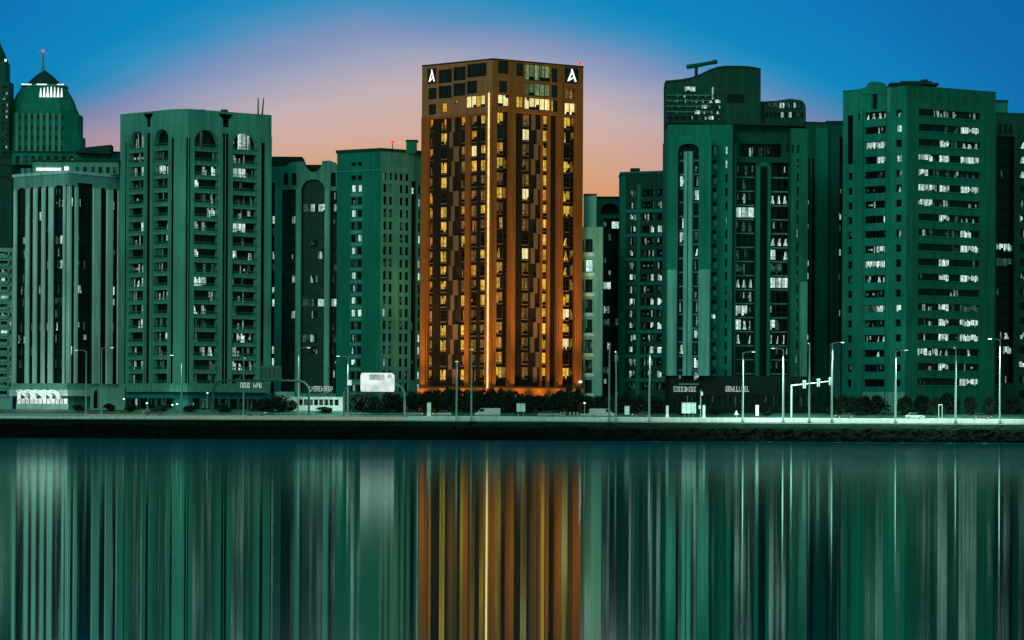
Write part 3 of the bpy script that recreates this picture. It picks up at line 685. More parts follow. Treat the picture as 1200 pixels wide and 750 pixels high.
    b.fbox(fr, 635, 636.2, zr0, zr1, -E+.003, -.1, S, mb=b.single('pier')); b.fbox(fr, 642.4, 645, zr0, zr1, -E+.003, -.1, S, mb=b.single('pier'))
    for a, c in ((576.9, 580.4), (597.6, 602.8), (654.4, 658.8), (675.6, 681.6)): b.fbox(fr, a, c, zb+1, fr.z(97, (a+c)/2), .003, .3, S, mb=b.single('pier'))
    for a, c in ((494, 499.6), (569.2, 570.8)): b.fbox(fl, a, c, zb+1, fl.z(137, (a+c)/2), .003, .3, S, mb=b.single('pier'))
    # ---- emblems
    for f, a, c, t, bo, ref in ((fl, 500.2, 510.2, 80.5, 98, 505), (fr, 660.8, 676, 79.5, 97.5, 668)):
        m = b.single('emblem'); T = f.T(); u0, u1, z0, z1 = f.u(a), f.u(c), f.z(bo, ref), f.z(t, ref); w, h = u1-u0, z1-z0
        m.box(u0, u1, -.12, 0, z0, z1, 'logo_panel', T=T)
        def P(q): m.face([T(u0+x*w, -.17, z0+y*h) for x, y in q], 'logo_white'); m.face([T(u0+x*w, -.125, z0+y*h) for x, y in q][::-1], 'logo_white')
        P([(.44, .93), (.56, .93), (.88, .12), (.73, .12)]); P([(.16, .12), (.28, .12), (.54, .66), (.48, .80)])
        P([(.28, .12), (.33, .24), (.60, .42), (.63, .33)])
    b.part('beacon').ball((*fr.pt(fr.L-.6, zt+.9, -.6)[:2], zt+.9), .42, 'red_beacon'); 
    # ---- base
    b.fbox(fl, 493.9, 576.2, zb+.1, fl.z(455, RL), .31, .8, S, 'plinth'); b.fbox(fr, 577.2, 682, zb+.1, fr.z(455, RR), .31, .8, S, 'plinth')
    b.done()
    # floodlights at its foot, as the photograph shows the façade lit from below
    from mathutils import Vector
    for f, us in ((fl, (.05, .35, .65, .93)), (fr, (.05, .28, .5, .72, .9))):
        for u in us:
            for hgt, en, cone, out in ((22, 3600, 80, 3.4), (74, 30000, 42, 4.6)) if f is fl else ((22, 3600, 80, 3.4), (84, 56000, 32, 4.6)):
                p = f.pt(u*f.L, GZ+.6, out)
                ld = bpy.data.lights.new('facade_floodlight', 'SPOT'); ld.energy = en; ld.color = (1, .76, .15); ld.spot_size = radians(cone); ld.spot_blend = 1; ld.shadow_soft_size = .5
                o = link('facade_floodlight', ld, None, p)
                t = f.pt(u*f.L, GZ+hgt, 0); o.rotation_euler = Vector([t[i]-p[i] for i in range(3)]).to_track_quat('-Z', 'Y').to_euler()
golden_tower()

# ================================================================== BETWEEN THE TOWERS
def stepped_pale():
    fc = Face((682.6, 922), (706.5, 921)); f2 = Face((684.5, 924), (699, 924), 245)
    b = Bld('stepped_block', (fc.pt(fc.L/2, 0)[0], 927, GZ), 'narrow pale teal block with stepped top beside the golden tower', 'apartment building')
    zt = fc.z(266, 693); op = []; rows = fc.rows(692, 280, 23.6, 8, 15.5)
    b.grid(fc, 686, 694.4, rows, .7, rc(8, .2, 130, 'q'), op); b.grid(fc, 682.5, 684.2, rows, .5, 'dddddddd', op)
    b.facade(fc, GZ-.3, zt, op, 'pale_concrete'); pts = [fc.P0, fc.P1, (fc.P1[0], 934), (fc.P0[0], 934)]
    b.solid(pts, GZ-.3, zt, 'pale_concrete', skip=(0,))
    q = [f2.P0, f2.P1, (f2.P1[0], 932), (f2.P0[0], 932)]; b.solid(q, zt, f2.z(229, 692), 'pale_concrete', part='stair_tower'); b.roof(q, f2.z(229, 692), .4, .2)
    for c, e in rows: b.fbox(fc, 685, 697, c-.9, c-.1, .003, .3, 'pale_pier', mb=b.single('sill_band'))
    b.done()
stepped_pale()
def round_arch_block():
    fc = Face((698, 980), (730, 980))
    b = Bld('narrow_block', (fc.pt(fc.L/2, 0)[0], 985, GZ), 'narrow dark green block with a wide blind arch under its roof', 'apartment building')
    zt = fc.z(232.5, 714); op = []; rows = fc.rows(714, 259, 14.2, 15, 9)
    op.append(dict(a=fc.u(704), b=fc.u(725), c=fc.z(251, 714), e=fc.z(238, 714), d=1, back='black_green', arch=2))
    b.strip(fc, 707, 726, fc.z(470, 714), fc.z(256, 714), rows, 1.2, ['pF', 'dd', 'dd', 'qd', 'pd', 'dd', 'dd', 'pd', 'qd', 'dd', 'pd', 'dd', 'qd', 'pd', 'dd'], op)
    b.facade(fc, GZ-.3, zt, op, 'deep_green_render'); pts = [fc.P0, fc.P1, (fc.P1[0], 995), (fc.P0[0], 995)]
    b.solid(pts, GZ-.3, zt, 'deep_green_render', skip=(0,)); b.roof(pts, zt, .5, .25); b.done()
round_arch_block()
def bright_window_block():
    fc = Face((727, 945), (784, 938))
    b = Bld('banded_block', (fc.pt(fc.L/2, 0)[0], 950, GZ), 'dark green block banded every two storeys, many small bright windows', 'apartment building')
    zt = fc.z(203, 755); op = []; n = 18; rows = fc.rows(755, 222, 14.15, n-1, 8.4)
    ev = lambda x, y: [x if i % 2 else y for i in range(n)]
    b.grid(fc, 737, 745, rows, .6, ['pq', 'pq', 'Fp', 'pF', 'pq', 'Fq', 'pp', 'Fp', 'pq', 'Fp', 'pq', 'Fq', 'pF', 'Fq', 'pp', 'Fp', 'pq'], op)
    b.grid(fc, 752, 766, rows, .6, ['qdq', 'qqq', 'ppq', 'dqF', 'ppq', 'qpp', 'ppp', 'qdF', 'ppq', 'qdF', 'ppp', 'qdF', 'ppq', 'qdF', 'ppp', 'qpq', 'qqq'], op)
    b.grid(fc, 769.5, 780.5, rows, .6, ['qA', 'pp', 'dq', 'Fd', 'pq', 'qq', 'pd', 'Fd', 'qq', 'Fd', 'qq', 'Fd', 'qq', 'Fp', 'qp', 'Fd', 'qd'], op)
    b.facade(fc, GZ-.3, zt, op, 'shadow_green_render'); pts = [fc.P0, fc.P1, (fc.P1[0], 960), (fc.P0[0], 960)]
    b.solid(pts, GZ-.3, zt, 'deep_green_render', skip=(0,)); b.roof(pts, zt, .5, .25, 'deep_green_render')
    for i, (c, e) in enumerate(rows):
        if i % 2 == 1: b.fbox(fc, 728, 783, c-1.0, c-.2, .003, .3, 'deep_green_render', mb=b.single('band'))
    b.fbox(fc, 727.6, 734, GZ, fc.z(206, 730), .003, .5, 'deep_green_render', mb=b.single('pier')); b.fbox(fc, 746.6, 750.6, GZ, fc.z(216, 748), .003, .2, 'deep_green_render', mb=b.single('pier'))
    Y = 946; b.part('roof_hut').box(PX(739, Y, 200), PX(750, Y, 200), Y, Y+4, zt+.5, PZ(197, Y, 745), 'roof_dark'); b.done()
bright_window_block()

# ================================================================== CURVED GLASS TOWERS BEHIND
def curved_tower():
    Y = 1090; fc = Face((780, Y), (892, Y), 110)
    b = Bld('wave_topped_tower', (fc.pt(fc.L/2, 0)[0], Y+8, GZ), 'dark green glass tower with wave-shaped roof rising behind the finned block', 'skyscraper')
    top = [(780, 96.5), (790, 95.6), (800, 94.6), (808, 93), (816, 90.8), (824, 87), (832, 83.2), (840, 80.4), (850, 79), (865, 79), (878, 79.6), (891.5, 82)]
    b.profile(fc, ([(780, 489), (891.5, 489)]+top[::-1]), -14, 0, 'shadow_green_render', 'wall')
    rp = b.part('roof')
    q = [(fc.u(x, y), fc.z(y, x)) for x, y in top]
    for (a, c), (d, e) in zip(q, q[1:]):
        P = fc.pt
        rp.face([P(a, c, .3), P(d, e, .3), P(d, e+.5, .3), P(a, c+.5, .3)], 'roof_dark'); rp.face([P(a, c+.5, .3), P(d, e+.5, .3), P(d, e+.5, -14), P(a, c+.5, -14)], 'roof_dark')
        rp.face([P(a, c, .3), P(a, c, .01), P(d, e, .01), P(d, e, .3)], 'roof_dark')
    Z = lambda py, px: fc.z(py, px)
    def w(xa, xb, t, bo, cd): b.win(fc, fc.u(xa, 110), fc.u(xb, 110), Z(bo, 830), Z(t, 830), -.13, cd)
    w(802, 815, 101.5, 109, 'F')
    for i, py in enumerate((110, 116.5, 123, 129.5, 136)):
        for j, x in enumerate(range(782, 846, 8)):
            w(x, x+6.4, py, py+4.4, random.Random(i*50+j*3).choice('dqdqpd' if j not in (5, 6, 7) else 'pqFA'))
    w(834, 837, 101, 122, 'F'); w(829, 831, 116, 126, 'p'); w(866, 874, 131, 135, 'p'); w(852, 872, 110, 120, 'd')
    b.fbox(fc, 848, 888, Z(145, 850), Z(122, 850), .003, .5, 'shadow_green_render', 'bay')
    for py in (112, 118.5, 125, 131.5): b.fbox(fc, 780.5, 832, Z(py+.0, 805), Z(py-1, 805), .003, .3, 'mid_green_render', mb=b.single('floor_band'))
    b.done()
    p = fc.pt(fc.u(816.5, 85), 0, -3)
    t = thing('roof_crane', (p[0], p[1], fc.z(92, 816)), 'dark roof crane with a long tilted jib on the wave-topped tower', 'crane')
    m = MB(); h = fc.z(77, 816)-fc.z(92, 816); m.tube([(0, 0, -1), (0, 0, h)], .55, 'roof_dark', 6); link('mast', m.mesh('mast'), t)
    s = Y/F; m = MB(); m.tube([(-11.5*s, 0, h-.1), (0, 0, h+.3), (19, -.2, h+1.0) if 0 else (14*s, 0, h+1.0), (24.5*s, 0, h+1.5)], [.7, .75, .6, .75], 'dark_green_render', 6); link('jib', m.mesh('jib'), t)
    Y2 = 1095; f3 = Face((890, Y2), (944.5, Y2), 130)
    b = Bld('round_cornered_tower', (f3.pt(f3.L/2, 0)[0], Y2+8, GZ), 'low dark glass tower with rounded corner and lit top storey, behind the finned block', 'building')
    prof = [(890, 489), (944.5, 489), (944.5, 128)]+[(944.5-8*(1-cos(pi/2*i/6)), 128-11*sin(pi/2*i/6)) for i in range(1, 7)]+[(925, 115.6), (910, 118), (890, 119)]
    b.profile(f3, prof, -16, 0, 'shadow_green_render', 'wall')
    for i in range(13):
        x = 896+i*3.4; b.win(f3, f3.u(x, 130), f3.u(x+2.8, 130), f3.z(127, 915), f3.z(120, 915), -.13, random.Random(i).choice('qmqqFp'))
    for i in range(10):
        x = 897+i*4.5; b.win(f3, f3.u(x, 130), f3.u(x+3.6, 130), f3.z(138, 915), f3.z(131, 915), -.13, 'F' if i in (4, 6) else 'd')
    b.done()
curved_tower()

# ================================================================== FINNED BLOCK (G)
def finned_block():
    b = Bld('finned_block', (PX(862, 905), 915, GZ), 'broad green block with two arched fins, dark glass centre and lit curtained windows', 'apartment building')
    zb = PZ(441, 905, 862); n = 17
    # left wing
    f = Face((781.5, 897), (833, 893)); zt = f.z(158.5, 806); op = []
    rows = f.rows(806, 173, 16.4, n, 12.6)
    A1 = 'qddFddFFdddAdAdpA'; A2 = 'qpFpppdqApppAFFdp'
    A1 = ['q', 'd', 'F', 'd', 'd', 'r', 'F', 'd', 'd', 'd', 'd', 'p', 'd', 'd', 'A', 'd', 'p']; A2 = ['q', 'p', 'p', 'F', 'd', 'd', 'm', 'A', 'p', 'd', 'p', 'p', 'p', 'F', 'q', 'F', 'F']
    b.strip(f, 794, 818.4, zb+.2, f.z(168, 806), rows, 1.4, [' '] * n, op, arch=1.5)
    for i, (c, e) in enumerate(rows):
        b.win(f, f.u(794.4), f.u(800.4), c, e, 1.3, A1[i]); b.win(f, f.u(811.8), f.u(818), c, e, 1.3, A2[i])
        b.fbox(f, 794.2, 818.2, c-.6, c-.25, -1.3, -1.1, 'mid_green_render', mb=b.single('floor_band'))
    b.facade(f, zb, zt, op, 'deep_green_render')
    q = [f.P0, f.P1, (f.P1[0], 925), (f.P0[0], 925)]; b.solid(q, zb, zt, 'deep_green_render', skip=(0,))
    b.fbox(f, 801.2, 805.4, zb, f.z(177.5, 806), -1.0, .3, 'light_teal_render', mb=b.single('fin')); b.fbox(f, 806.6, 811, zb, f.z(177.5, 806), -1.0, .3, 'light_teal_render', mb=b.single('fin'))
    b.fbox(f, 805.4, 806.6, zb, f.z(176, 806), -1.0, .0, 'shadow_green_render', mb=b.single('fin'))
    for a, c in ((782.4, 793.2), (819.2, 831.8)): b.fbox(f, a, c, zb, f.z(316, 806), .003, .18, 'light_teal_render', mb=b.single('pier'))
    g = Face((782, 902.6), (832.6, 902.6)); b.solid([g.P0, g.P1, (g.P1[0], 922), (g.P0[0], 922)], zt, g.z(146, 810), 'deep_green_render', part='upper_wall')
    # balcony bay
    f = Face((833, 903), (858, 903)); zt2 = f.z(146, 845); op = []; rows = f.rows(845, 171, 16.4, n, 10)
    b.grid(f, 833.6, 839, rows, .8, rc(n, .2, 201, 'q'), op); b.grid(f, 849.6, 852.4, rows, .6, ['F', 'F', 'd', 'd', 'd', 'p', 'd', 'd', 'd', 'd', 'q', 'd', 'd', 'd', 'd', 'd', 'd'], op)
    b.facade(f, zb, zt2, op, 'deep_green_render'); b.solid([f.P0, f.P1, (f.P1[0], 925), (f.P0[0], 925)], zb, zt2, 'deep_green_render', skip=(0,))
    for c, e in rows:
        m = b.single('balcony'); u0, u1 = f.u(833.4), f.u(840); N = 6; T = f.T(); R = (u1-u0)/2
        ar = [(u0+R-R*cos(pi*j/N), -1.3*sin(pi*j/N)) for j in range(N+1)]
        for (a, y), (a2, y2) in zip(ar, ar[1:]): m.face([T(a, y-.0, c-.35), T(a2, y2, c-.35), T(a2, y2, c+.95), T(a, y, c+.95)], 'sea_green_render')
        m.face([T(a, y, c-.35) for a, y in ar][::-1], 'sea_green_render')
    # dark centre
    f = Face((858, 913), (927.5, 915)); op = []; zt3 = f.z(146, 892); zc = f.z(190, 892)
    rows = f.rows(892, 193.2, 16.45, 16, 12.8); ztop = f.z(168.5, 892)
    LL = ['qqp', 'dqd', 'qpq', 'FFF', 'qqd', 'ddd', 'qdd', 'mqd', 'AAA', 'qpd', 'FFd', 'FAA', 'AdA', 'ddd', 'ddd', 'ddd']
    RR = ['ddd', 'ddd', 'AAA', 'ddd', 'dqd', 'AAA', 'FdA', 'mmd', 'FFF', 'ddd', 'ddd', 'Fqd', 'AAA', 'dqd', 'ddd', 'AdA']
    b.strip(f, 862.5, 884.6, zb+.2, f.z(190.5, 892), rows, 1.2, LL, op); b.strip(f, 902.6, 924.5, zb+.2, f.z(190.5, 892), rows, 1.2, RR, op)
    op.append(dict(a=f.u(866), b=f.u(915), c=f.z(184, 892), e=ztop, d=1.2, back='curtain_wall'))
    for x, cd in ((870, 'd'), (877, 'p'), (889, 'q'), (896, 'q'), (905, 'd')): b.win(f, f.u(x), f.u(x+6), f.z(183.6, 892), f.z(172, 892), 1.1, cd)
    op.append(dict(a=f.u(890), b=f.u(898.6), c=zb+.2, e=f.z(196, 892), d=.9, back='curtain_wall', arch=.8))
    b.facade(f, zb, zt3, op, 'dark_green_render'); b.solid([f.P0, f.P1, (f.P1[0], 930), (f.P0[0], 930)], zb, zt3, 'dark_green_render', skip=(0,))
    for c, e in rows:
        b.fbox(f, 862.7, 884.4, c-.52, c-.2, -1.1, -.75, 'sea_green_render', mb=b.single('floor_band')); b.fbox(f, 902.8, 924.3, c-.52, c-.2, -1.1, -.75, 'sea_green_render', mb=b.single('floor_band'))
    b.fbox(f, 885, 889.8, zb, f.z(190.5, 892), .003, .7, 'deep_green_render', mb=b.single('fin')); b.fbox(f, 898.8, 902.4, zb, f.z(190.5, 892), .003, .7, 'deep_green_render', mb=b.single('fin'))
    b.fbox(f, 885, 902.4, f.z(195, 892), f.z(190.5, 892), .004, .7, 'deep_green_render', mb=b.single('fin'))
    b.fbox(f, 859.4, 862, zb, f.z(168, 860), .003, .6, 'deep_green_render', mb=b.single('pier'))
    b.fbox(f, 893.4, 894.4, f.z(166, 892), f.z(147, 892), .003, .2, 'shadow_green_render', 'drain_pipe')
    for x in (859.6, 866.2, 908, 921): b.fbox(f, x, x+2, f.z(176, 892), f.z(167, 892), .02, .1, 'black_green', mb=b.single('slot'))
    # right pier
    f = Face((926.5, 906), (946.5, 908)); op = []; zt4 = f.z(150.5, 936); rows = f.rows(936, 170, 16.4, n, 10)
    b.grid(f, 933.4, 936.2, rows, .6, ['d', 'p', 'd', 'q', 'd', 'd', 'F', 'd', 'd', 'd', 'd', 'p', 'd', 'q', 'd', 'p', 'p'], op)
    b.grid(f, 919.4 if 0 else 927.4, 929.6, rows[:1], .5, 'd', op)
    b.facade(f, zb, zt4, op, 'bottle_or_shaded_green'); b.solid([f.P0, f.P1, (f.P1[0], 930), (f.P0[0], 930)], zb, zt4, 'bottle_or_shaded_green', skip=(0,))
    b.fbox(f, 937.4, 946, zb, f.z(330, 940), .003, .2, 'mid_green_render', mb=b.single('pier'))
    # podium
    f = Face((785, 897.5), (958, 898.5), 460); zp = f.z(440.5, 870); op = []
    pr = [(f.z(476, 870), f.z(463, 870))]
    for x in range(790, 950, 13): b.grid(f, x, x+10.5, pr, .6, [random.Random(x).choice(('dd', 'dq', 'dd', 'qd'))], op)
    b.facade(f, GZ-.3, zb+.002, op, 'black_green', part='podium'); b.solid([f.P0, f.P1, (f.P1[0], 925), (f.P0[0], 925)], GZ-.3, zb+.002, 'black_green', skip=(0,), part='podium')
    glyphs(b.single('sign'), f.T(), f.u(789, 455), f.u(816, 455), f.z(459, 800), f.z(453, 800), 9, 'sign_letters', 11)
    glyphs(b.single('sign'), f.T(), f.u(850, 455), f.u(878, 455), f.z(459, 860), f.z(452.5, 860), 9, 'sign_letters', 14)
    pts = [(PX(782, 900), 904), (PX(946, 908), 912), (PX(946, 908), 925), (PX(782, 900), 925)]; b.roof(pts, PZ(146, 908, 865), .4, 0); b.done()
finned_block()

def blank_tower():
    f = Face((944, 962), (991, 966)); zt = f.z(145, 966)
    b = Bld('blank_tower', (f.pt(f.L/2, 0)[0], 972, GZ), 'tall dark green tower with nearly blank fluted wall between two lit blocks', 'apartment tower')
    op = []; rows = f.rows(966, 192, 14.2, 19, 8)
    b.strip(f, 951.4, 953.6, GZ+8, f.z(186, 966), rows, .8, rc(19, .15, 300, 'q'), op); b.strip(f, 983.4, 987, GZ+8, f.z(160, 966), rows, .8, rc(19, .25, 301, 'pF'), op)
    b.strip(f, 946.6, 948.6, GZ+8, f.z(186, 966), rows, .5, rc(19, .5, 302, 'pqF'), op)
    b.facade(f, GZ-.3, zt, op, 'dark_green_render'); pts = [f.P0, f.P1, (f.P1[0], 985), (f.P0[0], 985)]
    b.solid(pts, GZ-.3, zt, 'dark_green_render', skip=(0,)); b.roof(pts, zt, .4, .2)
    b.fbox(f, 955, 969, GZ, f.z(150, 962), .003, .6, 'deep_green_render', mb=b.single('pier')); b.fbox(f, 971, 982, GZ, f.z(150, 976), .003, .6, 'dark_green_render', mb=b.single('pier'))
    b.fbox(f, 971, 984, GZ, f.z(403, 976), .61, .75, 'light_teal_render', mb=b.single('pier'))
    f2 = Face((968, 968), (990, 968)); b.part('roof_hut').box(f2.u(968, 143), f2.u(988, 143), 0, 6, zt, f2.z(141.6, 978), 'roof_dark', T=f2.T()); b.done()
blank_tower()

# ================================================================== RIBBON-WINDOW TOWER (I)
def ribbon_tower():
    fl, fr = Face((987, 921), (1062, 904)), Face((1062, 904), (1166, 922))
    b = Bld('ribbon_window_tower', (fl.P1[0], 914, GZ), 'big green corner tower with ribbon windows and small arched gable, streetlight before it', 'apartment tower')
    zt = fl.z(101, 1062); zb = GZ-.3; ol, orr = [], []; n = 19
    rl = fl.rows(1024, 131, 17.42, n, 8.6); rr = fr.rows(1112, 129.8, 17.42, n, 8.8)
    W = ['dddpdp', 'dddqdF', 'dddFdA', 'FFdFdF', 'ddqqdq', 'FFdFdF', 'FFdpdp', 'dddFdp', 'dddddl', 'dddddF', 'dddFdq', 'dddFdF', 'ddddpd', 'ppdFqm', 'dpdFdF', 'pddFdF', 'FAdAdA', 'dddFdp', 'dddddF']
    b.grid(fr, 1076, 1149, rr, .9, W, orr, split=(1076, 1090, 1095, 1102.5, 1115, 1127.5, 1149))
    c2 = ['AA', 'dp', 'FF', 'dF', 'dq', 'dd', 'pd', 'dr', 'dd', 'pF', 'FF', 'pA', 'pd', 'mF', 'dd', 'pA', 'dA', 'dd', 'dd']
    b.grid(fl, 1011.8, 1036.8, rl, .9, c2, ol)
    b.grid(fl, 993, 998.6, rl[4:], .6, ['d']*(n-4), ol); b.strip(fl, 993, 998.8, fl.z(190.5, 1024), fl.z(133, 1024), [], .7, [], ol); b.strip(fl, 1005, 1007, fl.z(140, 1024), fl.z(131, 1024), [], .5, [], ol)
    b.grid(fl, 1049, 1056, rl, .6, ['d', 'F', 'd', 'F', 'p', 'A']+['d']*7+['F']+['d']*5, ol)
    for x, f, o in ((1081, fr, orr), (1096.5, fr, orr), (1112, fr, orr), (1128, fr, orr), (1143.5, fr, orr)):
        for d in (0, 3.4): o.append(dict(a=f.u(x+d), b=f.u(x+d+1.1), c=f.z(120.5, 1112), e=f.z(112.5, 1112), d=.4, back='black_green'))
    ol.append(dict(a=fl.u(1020), b=fl.u(1027), c=fl.z(128, 1024), e=fl.z(108, 1024), d=.7, back='black_green', arch=.6))
    b.facade(fl, zb, zt, ol, 'lit_face_green'); b.facade(fr, zb, zt, orr, 'bottle_or_shaded_green')  # one wall: lit face painted lighter, face turned from the light painted darker
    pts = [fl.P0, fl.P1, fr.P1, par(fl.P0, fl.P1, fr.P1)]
    b.solid(pts, zb, zt, 'dark_green_render', skip=(0, 1)); b.roof(pts, zt, .3, .08, 'bottle_or_shaded_green')
    gb = [(1009, 104)]+[(1016+0, 102)]+[(1024-7.5*cos(pi*i/8), 101-5.5*sin(pi*i/8)) for i in range(9)]+[(1032, 101.4), (1040, 103)]
    gb = [(1010, 110), (1010, 103.4)]+gb[1:-1]+[(1039, 102.6), (1039, 110)]
    b.profile(fl, gb[::-1], -2.2, .25, 'lit_face_green', 'gable')
    b.fbox(fl, 1039.8, 1042.8, fl.z(132, 1040), fl.z(103, 1040), .003, .3, 'mid_green_render', mb=b.single('pier'))
    for k in (1.0, .55):
        pass
    Y = 918; m = b.part('pergola'); z0 = zt+.3; z1 = PZ(99.6, Y, 1070)
    for x in range(1045, 1099, 8): m.box(PX(x, Y, 100), PX(x+1, Y, 100), Y, Y+.3, z0, z1, 'roof_dark')
    m.box(PX(1043, Y, 100), PX(1100, Y, 100), Y-1, Y+6, z1, z1+.5, 'roof_dark'); m.box(PX(1056, Y, 100), PX(1092, Y, 100), Y-.4, Y+5, z1+.5, z1+.95, 'roof_dark'); m.box(PX(1080, Y, 100), PX(1088, Y, 100), Y, Y+3, z1+.95, z1+1.4, 'roof_dark')
    # railing below the ribbon, joints, corner pier
    for c, e in rr: b.fbox(fr, 1075.6, 1149.4, c-.12, c+.12, .003, .25, 'deep_green_render', mb=b.single('sill_band'))
    b.fbox(fr, 1094.6, 1095.1, zb, fr.z(125, 1095), .003, .06, 'shadow_green_render', 'joint')
    b.fbox(fl, 1011, 1011.5, zb, fl.z(128, 1011), .003, .1, 'shadow_green_render', 'joint'); b.fbox(fl, 1037.6, 1038, zb, fl.z(128, 1037), .003, .1, 'shadow_green_render', 'joint')
    for a, c in ((1012, 1037.4), (1038.6, 1061.4)): b.fbox(fl, a, c, zb+.5, fl.z(458, 1024)-.3, .003, .12, 'light_teal_render', mb=b.single('plinth'))
    b.done()
ribbon_tower()

def edge_tower():
    f = Face((1164, 952), (1222, 956)); zt = f.z(134, 1182); op = []; n = 18
    b = Bld('shadowed_tower', (f.pt(f.L/2, 0)[0], 962, GZ), 'nearly black tower at the picture edge with scattered lit windows', 'apartment tower')
    rows = f.rows(1182, 165, 17.2, n, 9)
    LT = {7: 'FF', 8: 'mm', 13: 'pA', 14: 'dF', 10: 'qd', 16: 'dp', 4: 'qd'}
    b.strip(f, 1168, 1188, GZ+8, f.z(160, 1182), rows, 1.4, [LT.get(i, 'dd') for i in range(n)], op)
    b.grid(f, 1195, 1203, rows, .8, rc(n, .6, 410, 'FpAl'), op); b.grid(f, 1208, 1218, rows, .8, rc(n, .3, 411), op)
    for x in (1170, 1176, 1182): op.append(dict(a=f.u(x), b=f.u(x+3.4), c=f.z(157, 1182), e=f.z(146, 1182), d=.6, back='black_green'))
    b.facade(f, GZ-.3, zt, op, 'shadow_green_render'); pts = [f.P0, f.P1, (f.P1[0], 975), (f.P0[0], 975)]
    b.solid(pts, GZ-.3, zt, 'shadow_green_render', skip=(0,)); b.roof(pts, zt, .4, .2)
    for c, e in rows: b.fbox(f, 1168.2, 1187.8, c-.9, c-.2, -1.3, -.9, 'black_green', mb=b.single('floor_band'))
    f2 = Face((1160, 958), (1180, 958)); q = [f2.P0, f2.P1, (f2.P1[0], 968), (f2.P0[0], 968)]; b.solid(q, zt, f2.z(119.5, 1172), 'deep_green_render', part='penthouse'); b.roof(q, f2.z(119.5, 1172), .5, .3); b.done()
edge_tower()

